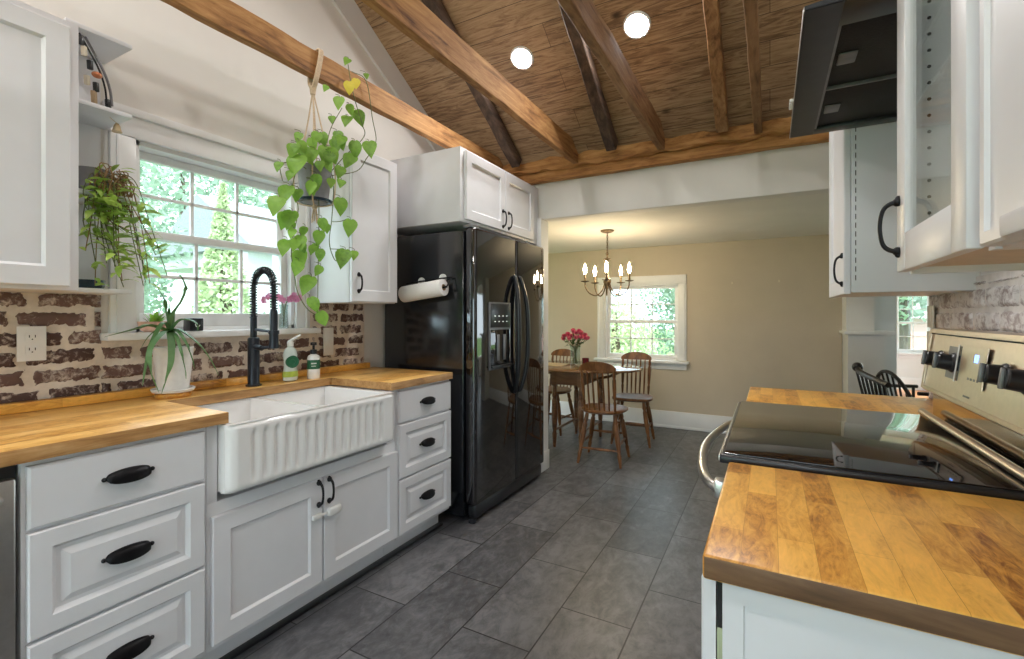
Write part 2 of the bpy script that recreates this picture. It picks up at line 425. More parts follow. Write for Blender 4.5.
def struct_empty(name, loc=(0, 0, 0)):
    o = bpy.data.objects.new(name, None); COL.objects.link(o); o.location = loc; o['kind'] = 'structure'; return o
def dup(root, loc, rz=0, label=None):
    kids = {}
    for o in list(bpy.data.objects):
        if o.parent is not None: kids.setdefault(o.parent, []).append(o)
    def cp(o, par):
        c = o.copy(); COL.objects.link(c); c.parent = par
        for ch in kids.get(o, []): cp(ch, c)
        return c
    r = cp(root, None); r.location = loc; r.rotation_euler = (0, 0, rz)
    if label: r['label'] = label
    return r
def arc_pts(f, n): return [f(i / (n - 1)) for i in range(n)]
def spline(P, n=6):
    P = [Vector(p) for p in P]; out = []
    Q = [P[0] * 2 - P[1]] + P + [P[-1] * 2 - P[-2]]
    for i in range(1, len(Q) - 2):
        a, b, c, d = Q[i - 1:i + 3]
        for k in range(n):
            t = k / n
            out.append(.5 * ((2 * b) + (c - a) * t + (2 * a - 5 * b + 4 * c - d) * t * t + (3 * b - a - 3 * c + d) * t ** 3))
    out.append(P[-1]); return out

# ------------------------------------------------------------------ key measures
WL, WR = -2.27, .575          # left and right kitchen walls
YB = 5.45                     # far dining wall
YH = 3.42                     # header wall
ZD = 2.02                     # dining ceiling
CZ0, CSL = 2.38, .62          # sloped ceiling: z = CZ0 + CSL (3.40 - Y)
RIDGE = .45
def ceil_z(y): return CZ0 + CSL * (3.40 - y)

# ------------------------------------------------------------------ setting
struct('floor', MB().box(-4.2, 2.8, -2.8, 7.2, -.08, 0), 'tile')
struct('floor_hall', MB().box(-4.2, 4.2, 7.2, 10.4, -.08, 0), 'oak_floor')
def wall_with_hole(mb, axis, p0, p1, a0, a1, z0, z1, h):
    ha0, ha1, hz0, hz1 = h
    for (b0, b1, c0, c1) in ((a0, ha0, z0, z1), (ha1, a1, z0, z1), (ha0, ha1, z0, hz0), (ha0, ha1, hz1, z1)):
        if axis == 'X': mb.box(p0, p1, b0, b1, c0, c1)
        else: mb.box(b0, b1, p0, p1, c0, c1)
    return mb
W1 = (.958, 1.695, 1.172, 1.955)     # left window opening (Y0,Y1,z0,z1)
W2 = (-1.717, -.883, .745, 1.60)      # dining window (X0,X1,z0,z1)
W3 = (1.88, 2.36, .62, 1.62)        # hall window
struct('wall_left', wall_with_hole(MB(), 'X', WL - .16, WL, -2.8, 3.54, 0, 4.6, W1), 'wall')
struct('wall_right', MB().box(WR, WR + .13, -2.8, 2.48, 0, 4.6), 'white_wall')
mb = MB(); mb.box(WL, -1.590, 3.40, 3.54, 0, 2.012); struct('wall_stub', mb, 'white_wall')
struct('wall_header', MB().box(WL, 2.8, YH, 3.54, 2.004, 2.45, .004), 'wall')
struct('wall_back', wall_with_hole(MB(), 'Y', YB, YB + .15, -3.6, .60, 0, ZD, W2), 'beige')
struct('wall_dining_left', wall_with_hole(MB(), 'X', -3.75, -3.6, 3.54, YB + .15, 0, ZD, (3.75, 5.25, .03, 1.92)), 'beige')  # unseen opening, added to bring daylight into the dining room
struct('wall_dining_front', MB().box(-3.6, WL, 3.44, 3.54, 0, ZD), 'beige')
struct('wall_hall_side', MB().box(.45, 1.04, 5.61, 10.2, 0, 2.4), 'white_wall')
struct('wall_hall_back', wall_with_hole(MB(), 'Y', 10.2, 10.35, .9, 4.2, 0, 2.4, W3), 'white_wall')
struct('wall_hall_right', wall_with_hole(MB(), 'X', 2.8, 2.95, 2.3, 10.35, 0, 3.2, (5.8, 9.2, .5, 2.1)), 'white_wall')  # hole is an unseen opening added to brighten the hall
struct('wall_entry', MB().box(WR + .13, 2.8, 2.3, 2.42, 0, 3.2), 'white_wall')
struct('ceiling_dining', MB().box(-3.75, 2.95, 3.54, YB + .15, ZD, ZD + .2), 'flat_ceil')
struct('ceiling_hall', MB().box(.0, 2.95, YB + .15, 10.35, 2.4, 2.5), 'flat_ceil')
# vaulted ceiling, two slopes
zr = ceil_z(RIDGE)
mb = MB(); mb.poly([(WL - .16, 3.50, ceil_z(3.50)), (WL - .16, RIDGE, zr), (WL - .16, RIDGE, zr + .12), (WL - .16, 3.50, ceil_z(3.50) + .12)], (2.95 - WL + .16, 0, 0))
struct('ceiling', mb, 'planks', smooth=20)
mb = MB(); mb.poly([(WL - .16, RIDGE, zr), (WL - .16, -2.95, zr - CSL * (RIDGE + 2.95)), (WL - .16, -2.95, zr - CSL * (RIDGE + 2.95) + .12), (WL - .16, RIDGE, zr + .12)], (2.95 - WL + .16, 0, 0))
struct('ceiling_back', mb, 'planks', smooth=20)
# wall behind the camera; unseen patio opening and door added to admit fill light
struct('wall_front', wall_with_hole(MB(), 'Y', -2.95, -2.8, WL - .16, WR + .13, 0, 2.6, (-1.95, .3, .0, 2.1)), 'wall')
door = struct_empty('fill_door_1', (-.825, -2.87, 0))
mb = MB()
for x in (-1.95, -.86, .24): mb.box(x, x + .06, -2.9, -2.84, 0, 2.1, .004)
mb.box(-1.95, .3, -2.9, -2.84, 2.04, 2.1, .004); mb.box(-1.95, .3, -2.9, -2.84, 0, .06, .004)
mb.build('fill_door_frame', 'trim', door); MB().box(-1.89, .24, -2.874, -2.868, .06, 2.04).build('fill_door_glass', 'pane', door)
# rake trim along the gable
mb = MB(); n = 1
mb.poly([(WL, 3.36, ceil_z(3.36)), (WL, RIDGE, zr), (WL, RIDGE, zr - .21), (WL, 3.36, ceil_z(3.36) - .17)], (.018, 0, 0))
struct('trim_1', mb, 'rake')
# baseboards
mb = MB(); mb.box(-3.6, .60, YB - .016, YB, 0, .185, .004); mb.box(-3.6, .60, YB - .022, YB, 0, .03, .006)
struct('baseboard_back', mb, 'trim')
struct('baseboard_stub', MB().box(-1.72, -1.582, 3.392, 3.548, 0, .15, .003), 'trim')
struct('baseboard_hall', MB().box(1.06, 2.8, 10.18, 10.2, 0, .2, .004), 'trim')

# windows -------------------------------------------------------------
def window(name, o, u, w, W, H, casing, cols, rows, sill=True, deep=.16, crown=True, rail=.039, apron=True):
    """o lower left corner of the opening on the wall face, u along the wall, w into the room"""
    root = struct_empty(name, o); u, w = Vector(u), Vector(w); z = Vector((0, 0, 1))
    mat = Matrix((( *u, 0), (*z, 0), (*w, 0), (0, 0, 0, 1))).transposed()
    def B(): return MB(mat)
    cw = casing
    m = B()
    m.box(-cw, 0, -.0, H + .0, 0, .02, .004); m.box(W, W + cw, 0, H, 0, .02, .004)
    m.box(-cw, W + cw, H, H + cw, 0, .022, .004); m.box(-cw - .02 * crown, W + cw + .02 * crown, H + cw - .004, H + cw + (.028 if crown else .006), 0, .036 if crown else .026, .003)
    m.box(-cw + .018, -cw + .03, 0, H, .018, .027, .003); m.box(W + cw - .03, W + cw - .018, 0, H, .018, .027, .003)
    m.build('casing', 'trim', root, local=True)
    m = B()   # jamb lining
    m.box(0, .018, 0, H, -deep, 0); m.box(W - .018, W, 0, H, -deep, 0); m.box(0, W, H - .018, H, -deep, 0); m.box(0, W, 0, .018, -deep, 0)
    m.build('jamb', 'trim', root, local=True)
    if sill:
        m = B(); m.box(-cw - .03, W + cw + .03, -.03, 0, -.03, .075, .006); m.build('sill', 'trim', root, local=True)
        if apron: m = B(); m.box(-cw, W + cw, -.10, -.03, 0, .018, .004); m.build('apron', 'trim', root, local=True)
    mid = H * (.5 if apron else .525); fr = .034
    for nm, z0, z1, dp in (('upper_sash', mid - .018, H - .018, -.10), ('lower_sash', .018, mid + .018, -.065)):
        m = B(); x0, x1 = .018, W - .018
        m.box(x0, x0 + fr, z0, z1, dp, dp + .03, .004); m.box(x1 - fr, x1, z0, z1, dp, dp + .03, .004)
        m.box(x0, x1, z1 - fr, z1, dp, dp + .032, .004); m.box(x0, x1, z0, z0 + (rail if nm == 'lower_sash' else .039), dp, dp + .032, .004)
        s = m.build(nm, 'trim', root, local=True)
        gx0, gx1, gz0, gz1 = x0 + fr, x1 - fr, z0 + (rail if nm == 'lower_sash' else .039), z1 - fr
        m = B()
        for i in range(1, cols): x = gx0 + (gx1 - gx0) * i / cols; m.box(x - .007, x + .007, gz0, gz1, dp + .004, dp + .02, .002)
        for i in range(1, rows): zz = gz0 + (gz1 - gz0) * i / rows; m.box(gx0, gx1, zz - .007, zz + .007, dp + .004, dp + .02, .002)
        m.build('muntins', 'trim', s, local=True)
        m = B(); m.box(gx0 - .004, gx1 + .004, gz0 - .004, gz1 + .004, dp + .010, dp + .014); m.build('glass', 'pane', s, local=True)
    return root
window('window_1', (WL, W1[0], W1[2]), (0, 1, 0), (1, 0, 0), W1[1] - W1[0], W1[3] - W1[2], .087, 3, 2, rail=.06, apron=False)
window('window_2', (W2[0], YB, W2[2]), (1, 0, 0), (0, -1, 0), W2[1] - W2[0], W2[3] - W2[2], .085, 3, 2, crown=False)
window('window_3', (W3[0], 10.2, W3[2]), (1, 0, 0), (0, -1, 0), W3[1] - W3[0], W3[3] - W3[2], .09, 2, 2)

# brick backsplashes ----------------------------------------------------
def bricks(mb, x, sgn, y0, y1, z0, z1, bl=.195, bh=.056, jt=.0125, zoff=0, seed=1, edge=.010, low=0.0, rag=.0095):
    """reclaimed bricks as shallow domed patches: their ragged rims sink below the mortar face"""
    rnd = random.Random(seed); row = 0; z = zoff
    while z < z1:
        y = -.9 + (row % 2) * (bl + jt) / 2 + rnd.uniform(-.03, .03)
        while y < y1:
            ln = bl * rnd.choice((1, 1, 1, .9, .65)); tone = rnd.random()
            a, b = max(y, y0), min(y + ln, y1); c, d = max(z, z0), min(z + bh, z1)
            if b - a > .02 and d - c > .012:
                ny_, nz_ = max(6, int((b - a) / .006)), max(4, int((d - c) / .006)); rows = []; sk = rnd.uniform(-.003, .003)
                for j in range(nz_ + 1):
                    r_ = []
                    for i in range(ny_ + 1):
                        yy = a + (b - a) * i / ny_; zz = c + (d - c) * j / nz_
                        e = min(yy - a, b - yy, (zz - c) * 1.1, (d - zz) * 1.1)
                        q = Vector((seed * 3.3 + row, yy * 42, zz * 60))
                        nz1 = noise.noise(q) + .6 * noise.noise(q * 2.7)
                        hgt = -.004 + .011 * min(1, max(0, (e - .002 + nz1 * rag) / edge)) + nz1 * .0012 - low
                        r_.append((x + sgn * hgt, yy, zz + sk * (yy - a) / (b - a)))
                    rows.append(r_)
                mb.grid(rows)
            y += ln + jt * rnd.uniform(.9, 2.2)
        z += bh + jt; row += 1
    return mb
def zone(a, b, c, d): return (c > 1.125 and a > .80 and b < 1.80)
m = MB(); m.box(WL, WL + .012, -2.0, 2.19, .90, 1.1415); m.box(WL, WL + .012, -2.0, .825, 1.1415, 1.335); m.box(WL, WL + .012, 1.786, 2.19, 1.1415, 1.335)
struct('wall_left_mortar', m, 'mortar')
m = MB(); bricks(m, WL + .012, 1, -.6, .845, .93, 1.322, zoff=.925, seed=3)
bricks(m, WL + .012, 1, .845, 1.80, .93, 1.138, zoff=.925, seed=5); bricks(m, WL + .012, 1, 1.80, 2.185, .93, 1.322, zoff=.925, seed=8)
struct('wall_left_brick', m, 'brick', smooth=50)
struct('wall_right_mortar', MB().box(WR - .01, WR, .0, 2.475, .90, 1.36), 'mortar_white')
struct('wall_right_brick', bricks(MB(), WR - .010, -1, .0, 2.472, .90, 1.345, zoff=.905, seed=4, bl=.205, bh=.062, jt=.009, edge=.007, rag=.0045), 'brick_white', smooth=50)

# ------------------------------------------------------------------ beams
def rough_beam(mb, p0, p1, w, h, amp=.006, n=40, seed=0, freq=5.0):
    """hewn timber from p0 to p1 (centre line), w across, h deep"""
    p0, p1 = Vector(p0), Vector(p1); t = (p1 - p0).normalized()
    side = t.cross(Vector((0, 0, 1))).normalized(); up = side.cross(t).normalized(); off = Vector((seed * 3.1, seed * 1.7, 0))
    prof = []
    k = 4; ch = min(w, h) * .07
    hw, hh = w / 2, h / 2
    for a in range(k): prof.append((-hw + ch + (w - 2 * ch) * a / (k - 1), -hh))
    for a in range(k): prof.append((hw, -hh + ch + (h - 2 * ch) * a / (k - 1)))
    for a in range(k): prof.append((hw - ch - (w - 2 * ch) * a / (k - 1), hh))
    for a in range(k): prof.append((-hw, hh - ch - (h - 2 * ch) * a / (k - 1)))
    rows = []
    for i in range(n):
        c = p0.lerp(p1, i / (n - 1)); r = []
        for a, b in prof:
            q = c + side * a + up * b
            s = Vector((noise.noise(q * freq + off), noise.noise(q * freq + off + Vector((5, 0, 3))), noise.noise(q * freq + off + Vector((0, 9, 1)))))
            r.append(q + s * amp)
        rows.append(r)
    mb.grid(rows, close=True)
    mb.bm.verts.ensure_lookup_table()
    V = mb.bm.verts; m_ = len(prof); base = len(V) - n * m_
    mb.bm.faces.new([V[base + i] for i in range(m_)]); mb.bm.faces.new([V[base + (n - 1) * m_ + i] for i in range(m_)])
    return mb
def beam_obj(name, p0, p1, w, h, mat, label, amp=.006, n=40, seed=0, freq=5, group=None):
    p0, p1 = Vector(p0), Vector(p1); m = MB(); rough_beam(m, p0, p1, w, h, amp, n, seed, freq)
    return tag(m.build(name, mat, smooth=24, loc=(p0 + p1) / 2), label, 'beam', group)
beam_obj('ledger_beam', (WL + .02, 3.365, 2.402), (2.4, 3.365, 2.402), .12, .092, 'ledge', 'rough live-edge timber under the plank ceiling, above the flat golden board', .022, 190, 3, 10)
beam_obj('ledger_board', (WL + .02, 3.385, 2.322), (2.4, 3.385, 2.322), .062, .074, 'ledge', 'flat golden board along the top of the white header wall', .005, 90, 4, 6)
zb = 2.3675
tb_l = ['golden hewn tie beam closest to the white gable wall, carrying the hanging plant', 'wide golden hewn tie beam crossing just left of the left recessed light',
        'brown hewn tie beam crossing just left of the right recessed light', 'short brown tie beam nearest the black range hood']
for i, x in enumerate((-1.90, -1.268, -.648, -.064)):
    hb = (.122, .15, .145, .122)[i]
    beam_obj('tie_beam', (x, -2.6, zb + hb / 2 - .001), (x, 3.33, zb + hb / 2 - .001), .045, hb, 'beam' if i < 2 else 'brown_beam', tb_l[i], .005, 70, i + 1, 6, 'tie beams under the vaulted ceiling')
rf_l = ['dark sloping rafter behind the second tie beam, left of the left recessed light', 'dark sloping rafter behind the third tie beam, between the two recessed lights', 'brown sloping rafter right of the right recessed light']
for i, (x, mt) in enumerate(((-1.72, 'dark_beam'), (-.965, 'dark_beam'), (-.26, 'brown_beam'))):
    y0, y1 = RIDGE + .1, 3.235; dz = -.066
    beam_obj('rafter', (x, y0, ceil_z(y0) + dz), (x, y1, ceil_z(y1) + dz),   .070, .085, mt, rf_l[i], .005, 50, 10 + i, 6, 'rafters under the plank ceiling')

# recessed lights
nrm = Vector((0, -CSL, -1)).normalized()
def recessed(x, y, label):
    z = ceil_z(y) if y > RIDGE else zr - CSL * (RIDGE - y)
    nn = nrm if y > RIDGE else Vector((0, CSL, -1)).normalized()
    q = Vector((0, 0, -1)).rotation_difference(nn).to_matrix().to_4x4()
    t = thing('recessed_light', label, 'light', (x, y, z), 'recessed ceiling lights')
    MB(q).lathe([(.061, -.004), (.064, -.010), (.074, -.008), (.076, 0), (.061, 0), (.061, -.004)], caps=False).build('trim_ring', 'trim', t, local=True)
    MB(q).lathe([(0, -.0065), (.04, -.0065), (.0605, -.005)], n=32, caps=False).build('lens', 'lamp', t, local=True)
def on_slope(px, py):
    a = at(px, py, Y=1.0); o = Vector((0, 0, HC)); d = a - o
    # HC + s dz = CZ0 + CSL (3.4 - s dy)
    s = (CZ0 + CSL * 3.4 - HC) / (d.z + CSL * d.y); return o + d * s
p = on_slope(522, 58); recessed(p.x, p.y, 'lit round recessed light between the second and third tie beams, the left one of two')
p = on_slope(637, 25); recessed(p.x, p.y, 'lit round recessed light right of the third tie beam, the right one of two')
for x, y in ((-1.6, .9), (-.35, .9), (-1.5, -.6), (-.2, -.6), (-1.5, -1.9), (-.2, -1.9)): recessed(x, y, 'added round fill light on the vaulted ceiling, out of view')  # extra unseen lights, added to fill the kitchen with light

# ------------------------------------------------------------------ hardware
def cup_pull(parent, c, n, u, w=.124, h=.040, dp=.026):
    """half-shell cup pull; c centre on the face, n outward, u along"""
    n, u = Vector(n), Vector(u); z = Vector((0, 0, 1)); m = MB(); rows = []
    for i in range(9):
        b = math.pi / 2 * i / 8          # 0 = lower lip, pi/2 = top on face
        r = []
        for j in range(15):
            a = -1 + 2 * j / 14; k = math.sqrt(max(0, 1 - a * a)) ** .8
            r.append(c + u * (a * w / 2) + n * (.002 + dp * k * math.cos(b)) + z * (h * (-.45 * k + .95 * k * math.sin(b))))
        rows.append(r)
    m.grid(rows)
    bmesh.ops.solidify(m.bm, geom=m.bm.faces[:], thickness=.003)
    for s in (-1, 1):
        m.ball(c + u * (s * (w * .5 + .001)) + n * .003, .0062, (1, 1, 1), 12, 8)
    return m.build('cup_handle', 'black_metal', parent)
def bow_handle(parent, c, n, u, ln=.10, out=.032, r=.0055, mat='black_metal', name='handle'):
    n, u, c = Vector(n), Vector(u), Vector(c); m = MB()
    P = [c - u * ln / 2, c - u * ln / 2 + n * out * .45, c - u * ln * .36 + n * out * .85, c + n * out, c + u * ln * .36 + n * out * .85, c + u * ln / 2 + n * out * .45, c + u * ln / 2]
    S = spline(P, 5); k = len(S)
    m.tube(S, [r * (1.15 - .3 * math.sin(math.pi * i / (k - 1)) ** 2) if 3 < i < k - 4 else r * 1.1 for i in range(k)], 9)
    for s in (-1, 1):
        e = c + u * (s * ln / 2); m.ball(e + n * .004 + u * (s * .002), r * 2.0, (1, 1, 1), 10, 7); m.ball(e + n * .003 + u * (s * .009), r * 1.3, (1, 1, 1), 8, 6)
    return m.build(name, mat, parent)
RAISED = [(0, .016), (.004, .020), (.046, .020), (.056, .008), (.066, .008), (.084, .017)]
SHAKER = [(0, .017), (.003, .020), (.058, .020), (.061, .017), (.066, .011)]
SLAB = [(0, .015), (.006, .020)]
FX = -1.655                                        # face of the left base cabinets
def front(name, parent, y0, y1, z0, z1, rings, x=FX, sgn=1, mat='cab', back=.0008):
    m = MB()
    if sgn > 0: m.panel((x, y0, z0), (0, 1, 0), (0, 0, 1), y1 - y0, z1 - z0, rings, back)
    else: m.panel((x, y1, z0), (0, -1, 0), (0, 0, 1), y1 - y0, z1 - z0, rings, back)
    return m.build(name, mat, parent, smooth=20)

# ------------------------------------------------------------------ left base cabinets
def drawer_base(label, y0, y1, d0, d1, hw):
    t = thing('drawer_cabinet', label, 'cabinet', (-1.95, (y0 + y1) / 2, 0), 'white base cabinets under the left worktop')
    m = MB(); m.box(-2.25, FX, y0, y1, .108, .868, .002); m.build('body', 'cab', t)
    MB().box(-2.25, -1.735, y0, y1, 0, .107).build('toe_kick', 'cab', t)
    for z0, z1, rg in ((.697, .857, SLAB), (.415, .687, RAISED), (.130, .405, RAISED)):
        d = front('drawer', t, d0, d1, z0, z1, rg)
        cup_pull(d, Vector((FX + (.019 if rg is SLAB else .0165), (d0 + d1) / 2, (z0 + z1) / 2 + .002)), (1, 0, 0), (0, 1, 0), w=hw)
    return t
drawer_base('white three-drawer base cabinet left of the sink, beside the dishwasher', .456, .902, .464, .890, .116)
drawer_base('white three-drawer base cabinet right of the sink, beside the black refrigerator', 1.812, 2.268, 1.824, 2.262, .116)
t = thing('sink_cabinet', 'white two-door base cabinet under the fluted sink', 'cabinet', (-1.95, 1.36, 0), 'white base cabinets under the left worktop')
m = MB(); m.box(-2.25, FX, .903, 1.811, .108, .605, .002); m.box(-1.70, FX, .903, .938, .605, .868); m.box(-1.70, FX, 1.752, 1.811, .605, .868, .001); m.build('body', 'cab', t)
MB().box(-2.25, -1.735, .903, 1.811, 0, .107).build('toe_kick', 'cab', t)
for y0, y1, hy in ((.914, 1.357, 1.335), (1.365, 1.811, 1.388)):
    d = front('door', t, y0, y1, .130, .562, SHAKER)
    bow_handle(d, (FX + .019, hy, .505), (1, 0, 0), (0, 0, 1), .085, .03)
d = thing('child_lock', 'white plastic child safety lock strapped across the two sink cabinet doors', 'child lock', (FX + .03, 1.36, .415))
m = MB(); m.box(FX + .0205, FX + .036, 1.30, 1.345, .405, .427, .005); m.build('catch', 'plastic_white', d)
m = MB(); m.box(FX + .0205, FX + .042, 1.372, 1.44, .398, .432, .009, 3); m.build('latch', 'plastic_white', d)
m = MB(); m.box(FX + .026, FX + .031, 1.34, 1.38, .410, .421, .001); m.build('strap', 'plastic_white', d)
# dishwasher (sliver at the frame's left)
t = thing('dishwasher', 'stainless steel dishwasher at the left end under the worktop', 'dishwasher', (-1.95, .12, 0))
MB().box(-2.25, -1.67, -.17, .452, .08, .866, .002).build('body', 'black_plastic', t)
MB().box(-1.668, -1.638, -.17, .444, .12, .835, .006).build('door_panel', 'steel', t); MB().box(-2.2, -1.72, -.17, .452, 0, .079).build('kick_plate', 'black_plastic', t)
m = MB(); m.tube([(-1.637, -.12, .79), (-1.60, -.10, .79), (-1.595, .1, .79), (-1.60, .38, .79), (-1.637, .41, .79)], .013, 10); m.build('handle', 'steel', t)

# worktop left: U-shaped around the sink
CX = -1.625
t = thing('countertop', 'U-shaped butcher block worktop around the white farmhouse sink', 'countertop', (-1.94, .9, .872))
m = MB()
out = [(-2.252, -1.2), (CX, -1.2), (CX, .96), (-2.045, .96), (-2.045, 1.752), (CX, 1.752), (CX, 2.262), (-2.252, 2.262)]
f0 = 0
m.poly([(x, y, .8725) for x, y in out], (0, 0, .0375))
es = [e for e in m.bm.edges if abs(e.verts[0].co.z - .91) < 1e-4 and abs(e.verts[1].co.z - .91) < 1e-4]
bmesh.ops.bevel(m.bm, geom=es, offset=.003, segments=2, affect='EDGES', profile=.5)
bmesh.ops.triangulate(m.bm, faces=[f for f in m.bm.faces if len(f.verts) > 4])
m.bm.normal_update()
for f in m.bm.faces:
    if f.normal.z < .5: f.material_index = 1
m.build('worktop_slab', ['butcher_light', 'edge'], t, smooth=30)
MB().box(-2.252, -2.215, -1.2, 2.20, .9105, .945, .003).build('backsplash_strip', 'butcher', t)

struct('dark_strip', MB().box(-1.734, -1.700, .456, 2.27, 0, .012, .003), 'black_plastic')  # thin dark strip along the floor in front of the toe kicks
# farmhouse sink ---------------------------------------------------------
t = thing('farmhouse_sink', 'white fireclay double-bowl apron sink with fluted front', 'sink', (-1.84, 1.325, .63))
y0, y1, xb, xf, zt, zbt = .942, 1.748, -2.085, -1.588, .868, .632
m = MB()
ny, nz = 230, 26; rows = []
for j in range(nz + 1):
    zz = zbt + (zt - zbt) * j / nz; r = []
    for i in range(ny + 1):
        yy = y0 + (y1 - y0) * i / ny
        e = min(yy - y0, y1 - yy); rad = .035
        x = xf - (rad - math.sqrt(max(0, rad * rad - max(0, rad - e) ** 2)))
        ez = min(zz - zbt, zt - zz); rz_ = .012 if zz > .75 else .022
        x -= rz_ - math.sqrt(max(0, rz_ ** 2 - max(0, rz_ - ez) ** 2))
        k = (yy - 1.029) / .0444
        if -.5 <= k <= 14.5 and .652 < zz < .838:
            f = k - round(k)
            if abs(f) < .34:
                a = math.cos(f / .34 * math.pi / 2)
                top = min(1, max(0, (.838 - zz) / (.012 + .012 * (1 - a)))); bot = min(1, max(0, (zz - .652) / .03))
                x -= .0085 * a * min(1, top) * bot
        r.append((x, yy, zz))
    rows.append(r)
m.grid(rows)
m.box(xb, xf - .03, y0, y0 + .02, zbt + .005, zt); m.box(xb, xf - .03, y1 - .02, y1, zbt + .005, zt)
m.build('apron', 'fireclay', t, smooth=60)
m = MB()
ym = 1.325; ys = [y0 + .004, y0 + .03, ym - .012, ym + .012, y1 - .03, y1 - .004]; xs = [xb, xb + .03, xf - .028, xf - .004]
def top_z(i, j): return zt + .0005 if not (i in (1, 3)) else zt + .0005
for i in range(5):
    for j in range(3):
        if i in (1, 3) and j == 1:
            a0, a1, b0, b1 = xs[1], xs[2], ys[i], ys[i + 1]; zz = .675; q = .018
            P = [[(a0, b0), (a1, b0), (a1, b1), (a0, b1)]]
            zr_ = zt + .0005
            ring0 = [(a0, b0, zr_), (a1, b0, zr_), (a1, b1, zr_), (a0, b1, zr_)]
            ring1 = [(a0 + q * .4, b0 + q * .4, zz + q), (a1 - q * .4, b0 + q * .4, zz + q), (a1 - q * .4, b1 - q * .4, zz + q), (a0 + q * .4, b1 - q * .4, zz + q)]
            ring2 = [(a0 + q * 1.4, b0 + q * 1.4, zz), (a1 - q * 1.4, b0 + q * 1.4, zz), (a1 - q * 1.4, b1 - q * 1.4, zz), (a0 + q * 1.4, b1 - q * 1.4, zz)]
            for A, B_ in ((ring0, ring1), (ring1, ring2)):
                for k in range(4): m.quad(A[k], A[(k + 1) % 4], B_[(k + 1) % 4], B_[k])
            m.quad(*ring2)
        else: m.quad((xs[j], ys[i], zt + .0005), (xs[j + 1], ys[i], zt + .0005), (xs[j + 1], ys[i + 1], zt + .0005), (xs[j], ys[i + 1], zt + .0005))
bmesh.ops.remove_doubles(m.bm, verts=m.bm.verts, dist=1e-5)
m.build('double_bowl', 'fireclay', t, smooth=40)
for yy in (1.12, 1.53):
    MB().lathe([(.0, .6765), (.035, .6765), (.042, .679), (.042, .6755)], (-1.85, yy, 0), 20, caps=False).build('drain', 'steel', t)

# faucet -----------------------------------------------------------------
fx, fy = -2.125, 1.372
t = thing('kitchen_faucet', 'black pull-down faucet with coiled spring neck behind the sink', 'faucet', (fx, fy, .9105))
m = MB(); m.lathe([(.034, .911), (.034, .917), (.027, .919), (.0255, .925), (.0255, 1.13), (.022, 1.136), (.0145, 1.138), (.0145, 1.235), (.012, 1.24)], (fx, fy, 0), 24); m.build('body', 'navy_metal', t)
def arch(s):
    # up the neck, over the arch towards the sink, down to the spray head
    h0, zt_, rad = 1.225, 1.375, .074
    l1, l2, l3 = zt_ - h0, math.pi * rad, .115; q = s * (l1 + l2 + l3)
    if q < l1: return Vector((fx, fy, h0 + q))
    if q < l1 + l2:
        a = (q - l1) / rad; return Vector((fx + rad - rad * math.cos(a), fy, zt_ + rad * math.sin(a)))
    return Vector((fx + 2 * rad, fy, zt_ - (q - l1 - l2)))
m = MB(); m.tube(arc_pts(arch, 50), .0095, 10); m.build('hose', 'black_plastic', t)
m = MB(); turns = 40; k = turns * 12; P = []
for i in range(k + 1):
    s = i / k; c = arch(s); d = (arch(min(1, s + .004)) - arch(max(0, s - .004))).normalized()
    u = Vector((0, 1, 0)); w = d.cross(u); a = 2 * math.pi * turns * s
    P.append(c + (u * math.cos(a) + w * math.sin(a)) * .0145)
m.tube(P, .0031, 5); m.build('spring_coil', 'navy_metal', t)
hx = fx + .148
m = MB(); m.lathe([(.014, 1.265), (.0165, 1.255), (.0165, 1.17), (.0195, 1.16), (.0195, 1.115), (.022, 1.10), (.022, 1.092), (.015, 1.090)], (hx, fy, 0), 20); m.build('spray_head', 'navy_metal', t)
m = MB(); m.tube([(fx, fy, 1.175), (hx, fy, 1.165)], .0065, 10); m.tube([(hx, fy, 1.156), (hx, fy, 1.172)], .023, 18); m.build('docking_arm', 'navy_metal', t)
m = MB(); m.tube([(fx + .02, fy - .006, 1.095), (fx + .075, fy - .01, 1.09)], .0125, 14); m.tube([(fx + .075, fy - .01, 1.09), (fx + .115, fy + .012, 1.095), (fx + .15, fy + .03, 1.10)], [.008, .006, .0055], 10); m.build('lever_handle', 'navy_metal', t)

# soap bottles
bx, by = -2.125, 1.565
t = thing('dish_soap_bottle', 'clear dish soap bottle with green label, left of the pump bottle', 'bottle', (bx, by, .9105))
prof = [(.026, .0), (.034, .004), (.036, .03), (.030, .075), (.031, .105), (.034, .13), (.030, .152), (.018, .168), (.013, .172), (.013, .18)]
m = MB(Matrix.Translation((0, 0, 0)) @ Matrix.Diagonal((.75, 1.1, 1, 1))); m.lathe(prof, n=24); m.build('bottle_body', 'soap_clear', t, local=True)
m = MB(Matrix.Diagonal((.75, 1.1, 1, 1))); m.lathe([(.0365, .022), (.0372, .03), (.0345, .05)], n=24, caps=False); m.build('label', 'lime_label', t, local=True)
m = MB(); m.lathe([(0, .0), (.030, .0), (.032, -.006)], n=20, axis='X', caps=False); m.lathe([(.0, .0045), (.012, .004), (.014, .0)], (0, 0, .0), n=16, axis='X', caps=False)
o = m.build('label_emblem', 'green_label', t, local=True); o.location = (.0275, -.008, .098); o.rotation_euler = (0, 0, -.5)
m = MB(); m.lathe([(.016, .174), (.016, .196), (.011, .2), (.008, .206)], n=16); m.tube([(0, 0, .2), (.012, .018, .214), (.026, .04, .232)], [.008, .006, .0045], 8); m.build('spout_cap', 'plastic_white', t, local=True)
bx, by = -2.11, 1.692
t = thing('hand_soap_bottle', 'white hand soap bottle with black pump and dark green label', 'bottle', (bx, by, .9105))
m = MB(); m.lathe([(.030, 0), (.032, .004), (.032, .105), (.028, .118), (.014, .126), (.013, .135)], n=24); m.build('bottle_body', 'plastic_white', t, local=True)
